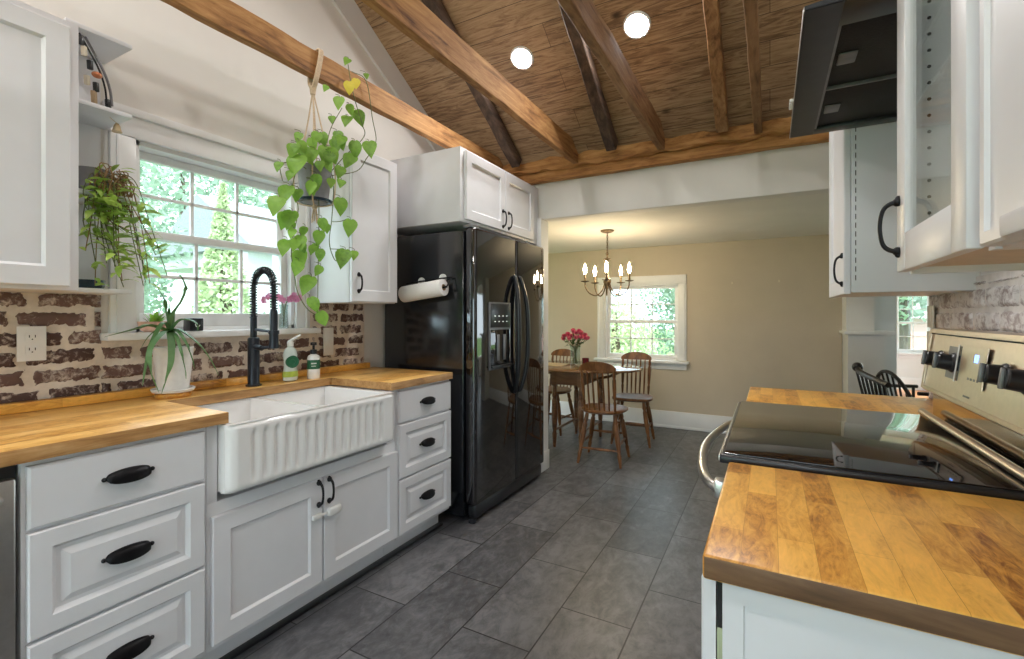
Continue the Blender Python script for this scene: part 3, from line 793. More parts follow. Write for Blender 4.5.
m = MB(); m.lathe([(.0325, .05), (.0327, .052), (.0327, .096), (.0325, .098)], n=24, caps=False); m.build('label', 'green_label', t, local=True)
m = MB()
for k in range(5): 
    a = -.95 + k * .16; m.obox((.033 * math.cos(a), .033 * math.sin(a), .08), (.0015, .004, .006), (0, 0, a))
m.obox((.033 * math.cos(-.65), .033 * math.sin(-.65), .066), (.0015, .022, .003), (0, 0, -.65)); m.build('label_lettering', 'plastic_white', t, local=True)
m = MB(); m.lathe([(.017, .128), (.017, .15), (.006, .152), (.006, .172), (.016, .174), (.016, .188), (.006, .19)], n=18); m.tube([(0, 0, .183), (.025, -.02, .183), (.034, -.027, .178)], [.006, .005, .004], 8); m.build('pump', 'black_plastic', t, local=True)

# ------------------------------------------------------------------ left wall cabinets and shelves
UB = 1.318
t = thing('wall_cabinet', 'white wall cabinet left of the window, with open end shelves beside it', 'cabinet', (-2.1, .35, UB))
MB().box(WL, -1.95, -.4, .672, UB, 2.17, .002).build('body', 'cab', t)
front('door', t, .12, .645, UB + .012, 2.145, SHAKER, x=-1.949)
# end shelves
t = thing('end_shelf_unit', 'white open end shelves fixed to the cabinet beside the window', 'shelf unit', (-2.16, .77, UB))
for z0 in (UB, 1.655, 1.96, 2.215): 
    MB().box(WL + .002, -2.055, .674, .862, z0, z0 + .016, .002).build('shelf', 'cab', t)
MB().box(WL + .002, WL + .008, .674, .845, UB + .017, 2.21).build('back_panel', 'cab', t)
# curved ornament on the upper shelf
t = thing('hanging_ornament', 'curved dark metal ornament with black, cream and copper pieces on the upper end shelf', 'ornament', at(100, 80, X=-2.09))
C = [at(85, 37, X=-2.10), at(94, 53, X=-2.09), at(104, 72, X=-2.08), at(110, 90, X=-2.08), at(112, 106, X=-2.08)]
S = spline(C, 6)
MB().tube(S, .0042, 8).build('curved_bar', 'grey_metal', t)
MB().tube([q + Vector((.012, -.02, 0)) for q in S], .003, 8).build('curved_bar', 'black_metal', t)
for i, (px, py, kind) in enumerate(((81, 40, 0), (84, 51, 1), (90, 65, 0), (96, 87, 0), (94, 97, 2), (108, 104, 0), (87, 80, 1))):
    p = at(px, py, X=-2.07 - .008 * (i % 3)); nm, mt = (('black_piece', 'black_plastic'), ('cream_piece', 'cream'), ('tan_piece', 'tan'))[kind]
    MB().obox(p, (.014, .014, .032 if kind != 2 else .042), (.2, .1, .5), .003).build(nm, mt, t)
MB().ball(at(97, 75, X=-2.06), .012, (1, 1.3, .9)).build('copper_piece', 'copper', t)
p = at(117, 126, X=-2.10)
t = thing('small_bell', 'small pale brass bell hanging under the second end shelf', 'bell', p)
MB().lathe([(.016, -.022), (.012, -.012), (.010, 0), (.006, .008), (.001, .011)], n=14).build('bell_cup', 'brass', t, local=True)
MB().tube([(0, 0, .01), (-.004, -.02, 1.958 - p.z)], .0012, 6).build('cord', 'rope', t, local=True)
# dark dish on the lowest end shelf
t = tag(MB().lathe([(.0, .002), (.05, .002), (.056, .010), (.058, .034), (.053, .034), (.05, .012), (0, .010)], n=24, caps=False).build('dark_bowl', 'pot_dark', loc=(0, 0, 0)), 'dark blue bowl on the lowest end shelf beside the window', 'bowl')
t.location = (-2.20, .775, UB + .0165)

# trailing plant on the third shelf
pz = 1.6715; pc = Vector((-2.145, .778, pz))
t = thing('trailing_plant', 'trailing plant with slim pale green leaves spilling from the end shelf', 'plant', pc)
MB().lathe([(.042, 0), (.046, .004), (.055, .085), (.058, .09), (.052, .09), (.05, .075), (0, .072)], n=22).build('pot', 'pot_grey', t, local=True)
rnd = random.Random(5); ms, ml, md = MB(), MB(), MB()
for i in range(30):
    st = pc + Vector((rnd.uniform(.0, .06), rnd.uniform(-.02, .06), rnd.uniform(.03, .10)))
    kx, ky = rnd.uniform(.03, .12), rnd.uniform(-.08, .12); dn = rnd.uniform(.16, .42)
    P = [st, st + Vector((kx * .55, ky * .45, .012 - dn * .10)), st + Vector((kx * .85, ky * .8, -dn * .5)), st + Vector((kx + rnd.uniform(-.02, .03), ky + rnd.uniform(-.02, .05), -dn))]
    if rnd.random() < .3: P[3] += Vector((.02, .05, dn * .35))
    S = spline(P, 7); (md if i % 3 == 0 else ms).tube(S, .0016, 5)
    for q in range(9, len(S)):
        if rnd.random() < .62:
            a = rnd.uniform(-1.1, 1.9); ln = rnd.uniform(.045, .08)
            dr = Vector((math.cos(a) * .7 + .2, math.sin(a), rnd.uniform(-.75, .4))).normalized()
            ml.leaf(S[q], S[q] + dr * ln, ln * .3, (rnd.uniform(-.4, .4), rnd.uniform(-.4, .4), 1), 'lance', .12)
for i in range(70):   # dense dry root tangle hanging over the pot's rim
    th = rnd.uniform(-.3, 2.2); rr = rnd.uniform(.045, .085)
    a = pc + Vector((rr * math.cos(th) * .8 + .02, rr * math.sin(th), rnd.uniform(.04, .11)))
    b = a + Vector((rnd.uniform(-.01, .035), rnd.uniform(-.03, .03), -rnd.uniform(.04, .16)))
    md.tube(spline([a, (a + b) / 2 + Vector((rnd.uniform(0, .025), rnd.uniform(-.025, .025), .02)), b], 4), .0018, 5)
    if i % 8 == 0:
        ln = .055; ml.leaf(a, a + Vector((rnd.uniform(-.2, .6), rnd.uniform(-.6, .8), rnd.uniform(-.2, .5))).normalized() * ln, ln * .32, (0, 0, 1), 'lance', .1)
ms.build('green_stems', 'stem', t); md.build('dry_stems', 'dry_stem', t); ml.build('leaves', 'hoya', t)

# wall cabinet right of the window
t = thing('wall_cabinet', 'white wall cabinet right of the window, behind the hanging plant', 'cabinet', (-2.1, 1.95, UB))
MB().box(WL, -1.951, 1.785, 2.135, UB - .008, 2.14, .002).build('body', 'cab', t)
d = front('door', t, 1.788, 2.132, UB - .003, 2.135, SHAKER, x=-1.950)
bow_handle(d, (-1.931, 1.832, 1.415), (1, 0, 0), (0, 0, 1), .082, .028)
# cabinet over the refrigerator
t = thing('wall_cabinet', 'white two-door cabinet above the black refrigerator', 'cabinet', (-1.9, 2.85, 1.78))
MB().box(WL, -1.622, 2.335, 3.41, 1.806, 2.252, .002).build('body', 'cab', t)
for y0, y1, hy in ((2.372, 2.845, 2.81), (2.853, 3.30, 2.89)):
    d = front('door', t, y0, y1, 1.822, 2.235, SHAKER, x=-1.621)
    bow_handle(d, (-1.602, hy, 1.90), (1, 0, 0), (0, 0, 1), .10, .03)

# ------------------------------------------------------------------ refrigerator
f0, f1 = 2.352, 3.335
t = thing('refrigerator', 'glossy black side-by-side refrigerator with ice dispenser', 'refrigerator', (-1.9, 2.855, 0))
MB().box(-2.24, -1.612, f0, f1, .03, 1.752, .006).build('body', 'fridge_side', t)
def fridge_door(y0, y1, hole=None):
    m = MB(); m.box(-1.608, -1.528, y0, y1, .105, 1.768, .022, 4); return m.build('door', 'fridge', t)
d1 = fridge_door(f0 + .003, 2.868); d2 = fridge_door(2.878, f1 - .003)
def fhandle(par, y, s):
    m = MB(); P = [(-1.53, y, 1.50), (-1.515, y + s * .005, 1.49), (-1.483, y + s * .028, 1.33), (-1.474, y + s * .036, 1.11), (-1.483, y + s * .028, .89), (-1.515, y + s * .005, .735), (-1.53, y, .725)]
    S = spline(P, 7); k = len(S); m.tube(S, [.010 + .006 * math.sin(math.pi * i / (k - 1)) for i in range(k)], 12); return m.build('handle', 'black_plastic', par)
fhandle(d1, 2.842, -1); fhandle(d2, 2.905, 1)
m = MB(); m.box(-1.5275, -1.520, 2.50, 2.775, .90, 1.325, .006); dp = m.build('dispenser', 'grey_metal', d1)
m = MB(); m.box(-1.5195, -1.5175, 2.515, 2.762, 1.165, 1.315, .002); m.build('control_panel', 'black_plastic', dp)
m = MB(); m.box(-1.5195, -1.5185, 2.515, 2.762, .925, 1.15, .0005); m.build('recess_back', 'glass_black', dp)
m = MB(); m.box(-1.5185, -1.50, 2.515, 2.762, .912, .925, .003); m.build('drip_tray', 'black_plastic', dp)
m = MB(); m.box(-1.518, -1.51, 2.585, 2.615, .955, 1.12, .003); m.box(-1.518, -1.51, 2.665, 2.695, .955, 1.12, .003); m.build('paddle', 'grey_metal', dp)
for yy in (2.56, 2.61, 2.66, 2.71):
    for zz in (1.20, 1.235): MB().box(-1.5174, -1.5168, yy, yy + .012, zz, zz + .005).build('lit_mark', 'icon', dp)
MB().box(-1.62, -1.558, f0 + .01, f0 + .09, 1.7685, 1.785, .004).build('hinge_cover', 'grey_metal', t)
MB().box(-1.60, -1.545, f0 + .03, f1 - .02, .02, .10, .01).build('base_grille', 'black_plastic', t)
MB().lathe([(.022, 0), (.025, .004), (.025, .03), (.015, .034)], (-1.565, f0 + .03, 0), 14).build('foot', 'black_plastic', t)
# paper towel roll on magnetic holder
p0, p1 = Vector((-2.01, 2.277, 1.372)), Vector((-1.70, 2.277, 1.408))
pc = (p0 + p1) / 2
t = thing('paper_towel_holder', 'magnetic holder stuck to the refrigerator side, carrying the paper towel', 'holder', (pc.x, f0, pc.z + .07))
for s, xx in ((-1, -1.92), (1, -1.755)):
    MB().lathe([(.001, 0), (.026, 0), (.027, .008), (.02, .014), (.001, .015)], (xx, 2.336, 1.46 + (.008 if s > 0 else -.008)), 20, axis='Y').build('magnet_disc', 'plastic_white', t)
m = MB(); m.tube([(-2.030, 2.329, 1.445), (-2.030, 2.277, 1.372)], .004, 8); m.tube([(-1.680, 2.329, 1.47), (-1.680, 2.277, 1.41)], .004, 8); m.tube([(-2.033, 2.329, 1.445), (-1.677, 2.329, 1.472)], .005, 8); m.tube([(-2.033, 2.277, 1.3707), (-1.677, 2.277, 1.4107)], .006, 8); m.build('wire_arm', 'black_metal', t)
t = thing('paper_towel_roll', 'white paper towel roll hanging on the refrigerator side', 'paper towel', (pc.x, pc.y, pc.z))
dr = (p1 - p0).normalized(); q = Vector((0, 0, 1)).rotation_difference(dr).to_matrix().to_4x4(); ln = (p1 - p0).length
MB(q).lathe([(.02, -ln / 2), (.049, -ln / 2), (.0505, -ln / 2 + .003), (.0505, ln / 2 - .003), (.049, ln / 2), (.02, ln / 2), (.02, -ln / 2)], n=32, caps=False).build('roll', 'paper', t, local=True)
MB(q).lathe([(.0195, -ln / 2 - .001), (.0195, ln / 2 + .001), (.0175, ln / 2 + .001), (.0175, -ln / 2 - .001), (.0195, -ln / 2 - .001)], n=20, caps=False).build('cardboard_core', 'tan', t, local=True)

# ------------------------------------------------------------------ plates on the walls
def outlet(label, x, sgn, y, z, mat='plastic_white', kind='outlet', w=.07, h=.115):
    t = thing('wall_outlet' if kind == 'outlet' else 'light_switch', label, 'outlet' if kind == 'outlet' else 'switch', (x, y, z))
    def bx(a0, a1, b0, b1, c0, c1, bev=0):
        return MB().box(min(sgn * a0, sgn * a1), max(sgn * a0, sgn * a1), b0, b1, c0, c1, bev)
    bx(0, .006, -w / 2, w / 2, -h / 2, h / 2, .002).build('cover_plate', mat, t, local=True)
    if kind == 'outlet':
        for s in (-1, 1):
            r = bx(.0062, .008, -.017, .017, s * .022 - .015, s * .022 + .015, .001).build('receptacle', mat, t, local=True)
            m = MB(); c = s * .022
            for yy in (-.0075, .0075): m.box(min(sgn * .0082, sgn * .0086), max(sgn * .0082, sgn * .0086), yy - .0012, yy + .0012, c - .001, c + .008)
            m.ball((sgn * .0082, 0, c - .007), .0022, (.3, 1, 1), 8, 6); m.build('slots', 'dark_slot', r, local=True)
    else:
        bx(.0062, .008, -.016, .016, -.033, .033, .001).build('rocker', mat, t, local=True)
outlet('white double wall outlet on the brick, left end beside the aloe', WL + .024, 1, .646, 1.142, w=.075, h=.12)
outlet('white switch plate on the brick between window and refrigerator', WL + .024, 1, 1.90, 1.09, kind='switch', w=.07, h=.16)
outlet('cream switch plate on the right brick wall end, the upper one', WR - .022, -1, 2.40, 1.235, 'cream_plastic', 'switch', .075, .085)
outlet('cream switch plate on the right brick wall end, the lower one', WR - .022, -1, 2.405, 1.135, 'cream_plastic', 'switch', .075, .085)

# ------------------------------------------------------------------ aloe and window-sill things
t = tag(MB().lathe([(0, 0), (.060, 0), (.063, .004), (.063, .016), (.060, .019), (0, .019)], n=28, caps=False).build('wooden_trivet', 'butcher'), 'round brown wooden trivet under the aloe pot on the worktop', 'trivet')
t.location = (-2.132, 1.035, .9105)
ac = Vector((-2.132, 1.035, .930))
t = thing('potted_aloe', 'aloe with long arching leaves in a white pot on the worktop', 'plant', ac)
MB().lathe([(.05, .0), (.070, .002), (.076, .012), (.074, .016), (.06, .012), (0, .010)], n=28).build('saucer', 'pot_white', t, local=True)
MB().lathe([(.05, .0125), (.055, .015), (.069, .17), (.071, .182), (.066, .182), (.064, .16), (0, .158)], n=28).build('pot', 'pot_white', t, local=True)
MB().lathe([(0, .162), (.055, .161), (.064, .159)], n=20, caps=False).build('soil', 'soil', t, local=True)
m = MB(); cc = at(170, 326, X=-2.122)
def blade(P, w=.020):
    S = spline(P, 6); k = len(S); rows = []
    for i, p in enumerate(S):
        d = (S[min(k - 1, i + 1)] - S[max(0, i - 1)]).normalized(); sd = d.cross(Vector((0, 0, 1)))
        sd = sd.normalized() if sd.length > .05 else Vector((0, 1, 0)); nn = sd.cross(d)
        s = i / (k - 1); ww = w / 2 * (1 - s ** 2.2) + .001; th = ww * .38
        rows.append([p - sd * ww + nn * th * .6, p - nn * th, p + sd * ww + nn * th * .6, p + nn * th * .25])
    m.grid(rows, close=True)
def bl(px_list, xs, w=.02): blade([cc + Vector((0, 0, -.02))] + [at(a, b, X=x) for (a, b), x in zip(px_list, xs)], w)
bl([(150, 325), (138, 328), (104, 337)], [-2.12, -2.11, -2.12], .03)
bl([(166, 310), (164, 298), (156, 286)], [-2.12, -2.13, -2.14], .016)
bl([(174, 312), (181, 301), (185.5, 290), (183, 280), (177, 272)], [-2.10, -2.09, -2.08, -2.08, -2.08], .024)
bl([(180, 320), (190, 320), (197, 324), (198, 331)], [-2.09, -2.06, -2.04, -2.04], .02)
bl([(180, 330), (200, 345), (211, 360), (219, 376)], [-2.08, -2.03, -2.01, -2.0], .02)
bl([(171, 336), (171, 362), (166, 380), (161.5, 394)], [-2.08, -2.02, -2.01, -2.02], .024)
bl([(163, 323), (151, 345), (146, 365), (142.5, 386)], [-2.11, -2.08, -2.07, -2.06], .02)
bl([(163, 333), (150, 350), (151, 372), (159, 393)], [-2.07, -2.01, -1.99, -1.99], .022)
bl([(178, 332), (187, 345), (192, 358), (194.5, 369)], [-2.07, -2.03, -2.02, -2.02], .018)
bl([(176, 336), (181, 352), (185, 368), (186, 379)], [-2.06, -2.02, -2.01, -2.01], .014)
bl([(169, 312), (170, 302)], [-2.12, -2.12], .012)
bl([(160, 328), (148, 337), (140, 350)], [-2.14, -2.16, -2.17], .014)
m.tube([ac + Vector((0, 0, .14)), cc + Vector((0, 0, -.01))], [.012, .014], 10)
m.build('leaves', 'aloe', t, smooth=50)

SZ = W1[2] + .0005
t = thing('ceramic_dish', 'pink and cream ceramic dish on the window sill behind the aloe', 'dish', (-2.232, 1.015, SZ))
MB(Matrix.Diagonal((.62, 1.25, 1, 1))).lathe([(.028, 0), (.04, .006), (.048, .03), (.05, .042), (.045, .042), (.04, .015), (0, .01)], n=24).build('bowl', 'shell_pink', t, local=True)
m = MB(); rnd = random.Random(2)
for i in range(16):
    a = U(0, 6.28); m.leaf((.01 * math.cos(a), .02 * math.sin(a), .03), (.028 * math.cos(a), .045 * math.sin(a), U(.055, .085)), .02, (0, 0, 1), 'oval', .1)
m.build('succulent', 'pothos', t, local=True)
t = thing('photo_cube', 'small dark block with a white swirl on the window sill', 'ornament', (-2.225, 1.16, SZ))
MB().box(-.028, .028, -.028, .028, 0, .056, .004).build('block', 'black_plastic', t, local=True)
MB().tube([(.0292, .012 * math.cos(a) * (a / 6), .03 + .016 * math.sin(a) * (a / 6)) for a in [i * .5 for i in range(3, 13)]], .002, 6).build('swirl', 'plastic_white', t, local=True)
t = thing('orchid', 'magenta orchid spray in a clear glass on the window sill behind the faucet', 'plant', (-2.225, 1.60, SZ))
MB().lathe([(.022, 0), (.024, .003), (.019, .10), (.023, .125), (.021, .125), (.017, .1), (.021, .006), (0, .005)], n=20).build('glass', 'clear', t, local=True)
m = MB(); P = spline([(0, 0, .01), (.0, -.005, .12), (.01, -.05, .165), (.02, -.13, .15)], 6); m.tube(P, .002, 6); Q = spline([(0, 0, .01), (.0, .01, .12), (.01, .04, .165), (.02, .075, .15)], 6); m.tube(Q, .002, 6); m.build('stem', 'stem', t, local=True)
m = MB()
for c in P[8::2] + Q[9::2]:
    for k in range(6):
        a = k * math.pi / 3 + R(); d = Vector((.35, math.cos(a), math.sin(a)))
        b = Vector(c) + Vector((.004, 0, .006 * math.sin(c[1] * 300))); m.leaf(b, b + d * .021, .017, (1, 0, 0), 'oval', .1)
m.build('flowers', 'magenta', t, local=True)

# ------------------------------------------------------------------ hanging pothos
hx_, hy_ = -1.90, 1.530
pz0, pz1 = 1.775, 1.94
t = thing('plant_hanger', 'beige macrame cord hanger looped over the tie beam', 'plant hanger', (hx_, hy_, 2.36))
m = MB(); lp = 2.305
lo = [(hx_, hy_ - .01, lp), (hx_ + .026, hy_ - .012, lp + .05), (hx_ + .033, hy_ + .004, zb + .08), (hx_ + .030, hy_ + .010, zb + .128), (hx_, hy_ + .014, zb + .134), (hx_ - .031, hy_ + .010, zb + .125), (hx_ - .033, hy_ + .004, zb + .05), (hx_ - .022, hy_ - .008, lp + .04), (hx_, hy_ - .01, lp)]
S = spline(lo, 6)
for o in (-.008, 0, .008): m.tube([p + Vector((0, o, 0)) for p in S], .0052, 7)
m.build('beam_loop', 'rope', t)
m = MB(); m.tube([(hx_, hy_ - .01, lp + .015), (hx_, hy_ - .01, lp - .02)], [.016, .012], 10); m.build('knot', 'rope', t); MB().ball((hx_, hy_, pz0 - .02), .013).build('knot', 'rope', t)
for k in range(4):
    a = math.pi / 4 + k * math.pi / 2; c, s_ = math.cos(a), math.sin(a)
    P = spline([(hx_, hy_ - .01, lp), (hx_ + c * .04, hy_ + s_ * .04, 2.10), (hx_ + c * .088, hy_ + s_ * .088, pz1 + .01), (hx_ + c * .086, hy_ + s_ * .086, pz0 + .02), (hx_ + c * .06, hy_ + s_ * .06, pz0 - .010), (hx_, hy_, pz0 - .018)], 6)
    MB().tube(P, .0034, 7).build('cord', 'rope', t)
m = MB()
for k in range(14):
    a = k * .9; m.tube([(hx_ + .006 * math.cos(a), hy_ + .006 * math.sin(a), pz0 - .03), (hx_ + .014 * math.cos(a), hy_ + .014 * math.sin(a), pz0 - .075 - .01 * (k % 3))], .0028, 5)
m.build('tassel', 'rope', t)
t = thing('hanging_pothos', 'pothos with heart-shaped leaves in a grey pot hanging before the window', 'plant', (hx_, hy_, pz0))
H = pz1 - pz0
MB().lathe([(.056, 0), (.060, .003), (.078, H - .004), (.080, H), (.075, H), (.071, H - .02), (0, H - .022)], n=28).build('pot', 'pot_grey', t, local=True)
MB().lathe([(.058, -.001), (.076, .0005), (.079, .012), (.076, .014), (.062, .006)], n=28, caps=False).build('saucer', 'pot_dark', t, local=True)
MB().lathe([(0, H - .019), (.05, H - .019), (.063, H - .021)], n=20, caps=False).build('soil', 'soil', t, local=True)
A = lambda zx, zy: (240 + zx / 4.12, 40 + zy / 4.12)      # measured in an enlarged view of the plant
Bm = lambda zx, zy: (240 + zx / 4.12, 170 + zy / 4.12)
lv = [(A, 440, 90, 45), (A, 352, 200, 35), (A, 520, 150, 35), (A, 408, 260, 62), (A, 440, 335, 66), (A, 490, 322, 78), (A, 455, 288, 50), (A, 380, 330, 42), (A, 300, 430, 52), (A, 275, 478, 72), (A, 350, 470, 78), (A, 410, 425, 82), (A, 475, 450, 72), (A, 536, 450, 84), (A, 236, 515, 92), (A, 160, 522, 44), (A, 450, 500, 80), (A, 410, 545, 62), (A, 415, 592, 50), (A, 300, 605, 58), (A, 375, 590, 46), (A, 205, 560, 42), (A, 330, 520, 50), (A, 366, 520, 50),
      (Bm, 192, 100, 78), (Bm, 150, 148, 82), (Bm, 205, 205, 80), (Bm, 180, 210, 72), (Bm, 215, 262, 42), (Bm, 262, 255, 44), (Bm, 250, 300, 62), (Bm, 185, 320, 68), (Bm, 250, 368, 80), (Bm, 235, 405, 62), (Bm, 278, 475, 84), (Bm, 303, 555, 62), (Bm, 340, 610, 64), (Bm, 413, 150, 74), (Bm, 452, 238, 80), (Bm, 425, 365, 88), (Bm, 470, 352, 46), (Bm, 325, 280, 62), (Bm, 342, 225, 52), (Bm, 356, 240, 42), (Bm, 330, 350, 50), (Bm, 322, 415, 46), (Bm, 308, 320, 36), (Bm, 300, 75, 60)]
rnd = random.Random(9); m = MB(); mv = MB()
for i in range(18):
    zx, zy = rnd.uniform(190, 440), rnd.uniform(400, 600); lv.append((A, zx, zy, rnd.uniform(42, 72)))
for i in range(7): lv.append((Bm, rnd.uniform(150, 300), rnd.uniform(60, 330), rnd.uniform(40, 66)))
def dep(zx, zy, f): return hx_ + (rnd.uniform(.05, .11) if f is Bm or zy > 380 else rnd.uniform(-.03, .07))
for f, zx, zy, sz in lv:
    px, py = f(zx, zy); c = at(px, py, X=dep(zx, zy, f)); ln = sz / 4.12 * 2.2 / 500 * 1.14
    an = rnd.uniform(-.55, .55); dn = Vector((rnd.uniform(-.15, .35), math.sin(an), -math.cos(an))).normalized()
    if zx < 240: dn = Vector((.1, -.35, -.9)).normalized()
    b = c - dn * ln * .45; tp = c + dn * ln * .55
    upv = Vector((.8, -.75 + rnd.uniform(-.35, .35), .25))
    m.leaf(b, tp, ln * .74, upv, 'heart', .12, .2)
    mv.tube(spline([b, b + Vector((-.012, .006, .014)), b + Vector((-.03, rnd.uniform(-.012, .012), .02))], 3), .0013, 5)
m.build('leaves', 'pothos', t, smooth=60)
m = MB()
for zx, zy, sz in ((450, 200, 66), (478, 182, 52)):
    px, py = A(zx, zy); c = at(px, py, X=hx_ + .06); ln = sz / 4.12 * 2.2 / 500
    m.leaf(c + Vector((0, 0, ln * .5)), c - Vector((0, 0, ln * .5)), ln * .8, (.8, -.7, .2), 'heart', .1)
m.build('yellow_leaves', 'pothos_yellow', t, smooth=60)
def vine(f, pts, x0, x1, r=.0022):
    k = len(pts); mv.tube(spline([at(*f(a, b), X=x0 + (x1 - x0) * i / (k - 1)) for i, (a, b) in enumerate(pts)], 6), r, 6)
vine(Bm, [(235, -20), (215, 90), (240, 160), (212, 320), (225, 440), (240, 510), (280, 575), (330, 605)], -1.88, -1.82)
vine(Bm, [(310, -10), (322, 60), (325, 200), (322, 400), (320, 550)], -1.86, -1.83)
vine(Bm, [(370, -10), (385, 60), (378, 200), (368, 300), (392, 372), (420, 360)], -1.87, -1.83)
vine(Bm, [(380, 213), (410, 212), (435, 205)], -1.86, -1.84); vine(Bm, [(370, 325), (395, 326), (415, 328)], -1.86, -1.84)
vine(A, [(360, 560), (430, 480), (510, 400), (505, 350), (480, 270), (460, 190), (445, 100)], -1.89, -1.86)
vine(A, [(370, 560), (480, 540), (520, 490), (560, 420), (545, 320), (520, 170), (460, 130)], -1.88, -1.85)
vine(A, [(340, 560), (350, 480), (372, 370), (420, 280)], -1.88, -1.87); vine(A, [(310, 560), (255, 520), (190, 505), (165, 520), (175, 580)], -1.88, -1.84)
mv.build('vines', 'stem', t)

# ------------------------------------------------------------------ right side: worktops, cabinets, range
RC = -.082
def worktop(label, y0, y1, th):
    m = MB(); m.box(RC, WR - .012, y0, y1, .91 - th, .91, .005, 3)
    m.bm.normal_update()
    for f in m.bm.faces:
        if f.normal.y < -.8: f.material_index = 1
        elif f.normal.x < -.8: f.material_index = 2
    o = m.build('countertop', ['butcher', 'endgrain', 'edge'], loc=(RC, y0, .91 - th), smooth=40)
    return tag(o, label, 'countertop', 'butcher block worktops beside the range')
worktop('golden butcher block worktop in front of the range, near end of the right counter', .697, 1.172, .034)
worktop('short butcher block worktop beyond the range, towards the dining room', 1.957, 2.455, .034)
t = thing('base_cabinet', 'white base cabinet under the near butcher block worktop right', 'cabinet', (.25, .95, 0))
m = MB(); m.box(-.058, WR - .004, .725, 1.170, .11, .872, .0015); m.build('body', 'cab', t)
MB().box(.02, WR - .004, .73, 1.170, 0, .109).build('toe_kick', 'cab', t)
m = MB(); m.panel((-.058, .7245, .11), (1, 0, 0), (0, 0, 1), .62, .76, [(0, .008), (.001, .009), (.026, .009), (.028, .005)], 0); m.build('end_panel', 'cab', t, smooth=20)
MB().box(-.0655, -.0585, .7235, 1.165, .11, .80).build('door_gap', 'raw', t); MB().box(-.0655, -.0585, .7235, 1.165, .80, .868).build('door_gap', 'dark_slot', t)
d = front('door', t, .722, 1.165, .13, .868, SHAKER, x=-.066, sgn=-1)
t = thing('base_cabinet', 'white base cabinet under the far butcher block worktop beyond the range', 'cabinet', (.25, 2.2, 0))
MB().box(-.055, WR - .004, 1.962, 2.44, .11, .873, .0015).build('body', 'cab', t); MB().box(.02, WR - .004, 1.962, 2.44, 0, .109).build('toe_kick', 'cab', t)
d = front('door', t, 1.975, 2.43, .13, .865, SHAKER, x=-.0555, sgn=-1); bow_handle(d, (-.075, 2.03, .76), (-1, 0, 0), (0, 0, 1), .09, .03)

ry0, ry1 = 1.180, 1.948
t = thing('kitchen_range', 'stainless steel electric range with black glass cooktop', 'range', (.2, 1.564, 0))
MB().box(-.055, .53, ry0, ry1, .03, .900, .004).build('body', 'black_plastic', t)
d = MB().box(-.088, -.057, ry0 + .004, ry1 - .004, .20, .885, .006).build('oven_door', 'black_plastic', t)
MB().box(-.0895, -.0883, ry0 + .09, ry1 - .09, .36, .72, .0005).build('oven_window', 'glass_black', d)
m = MB(); P = [(-.088, ry0 + .03, .838), (-.118, ry0 + .03, .838), (-.150, ry0 + .12, .840), (-.172, 1.50, .842), (-.166, 1.68, .842), (-.135, ry1 - .06, .842), (-.115, ry1 - .02, .840), (-.088, ry1 - .02, .838)]
m.tube(spline(P, 6), .012, 12); m.box(-.115, -.0885, ry0 + .012, ry0 + .048, .815, .855, .004); m.build('handle', 'steel', d)
MB().box(-.085, -.057, ry0 + .004, ry1 - .004, .04, .19, .006).build('warming_drawer', 'steel', t)
c = MB(); c.box(-.103, .425, ry0, ry1, .9005, .921, .006, 3); ct = c.build('cooktop_frame', 'black_plastic', t)
MB().box(-.092, .418, ry0 + .008, ry1 - .008, .9212, .9245, .001).build('cooktop_glass', 'glass_black', ct)
MB().box(-.104, -.1005, ry0 + .002, ry1 - .002, .906, .919, .001).build('front_trim', 'steel', ct)
m = MB(); m.tube([(.424, ry0 + .002, .934), (.424, ry1 - .002, .934)], .0105, 12); m.build('rear_rail', 'warm_steel', t)
MB().box(.452, .552, ry0, ry1, .902, 1.0055).build('riser', 'mirror_steel', t)
bx0, bx1, cz0, cz1 = .424, .448, 1.012, 1.199
m = MB(); m.poly([(bx0, ry0, cz0), (bx0 + .005, ry0, cz0 - .006), (.552, ry0, cz0 - .006), (.552, ry0, cz1 - .004), (bx1 + .02, ry0, cz1), (bx1 + .004, ry0, cz1 - .002)], (0, ry1 - ry0, 0))
cp = m.build('control_console', 'warm_steel', t, smooth=25)
fn = Vector((-(cz1 - cz0), 0, (bx1 - bx0))).normalized(); fu = Vector((bx1 - bx0, 0, cz1 - cz0)).normalized()
def onface(y, s, h=0): return Vector((bx0, y, cz0)) + fu * s * ((cz1 - cz0) / fu.z) + fn * h
def slab(y0_, y1_, s0, s1, h0, h1, nm, mat, par):
    mm = MB(); a = [onface(y0_, s0, h0), onface(y1_, s0, h0), onface(y1_, s1, h0), onface(y0_, s1, h0)]
    mm.poly(a, fn * (h1 - h0)); return mm.build(nm, mat, par, smooth=20)
fr_ = MB()
for (a, b, s0, s1) in ((ry0 + .003, ry1 - .003, .0, .05), (ry0 + .003, ry1 - .003, .93, .985), (ry1 - .02, ry1 - .003, .05, .93)):
    fr_.poly([onface(a, s0, .0003), onface(b, s0, .0003), onface(b, s1, .0003), onface(a, s1, .0003)], fn * .003)
fr_.build('console_border', 'warm_steel', cp, smooth=20)
slab(ry0 + .004, ry1 - .02, .905, .922, .0003, .0012, 'console_groove', 'dark_slot', cp)
slab(1.50, 1.745, .30, .76, .0003, .0016, 'display_panel', 'grey_metal', cp)
ds = slab(1.475, 1.655, .28, .80, .0018, .004, 'clock_display', 'warm_steel', cp)
slab(1.652, 1.661, .28, .80, .0042, .006, 'display_edge', 'plastic_white', ds); slab(1.636, 1.650, .30, .78, .0042, .0055, 'display_slot', 'glass_black', ds)
mm = MB()
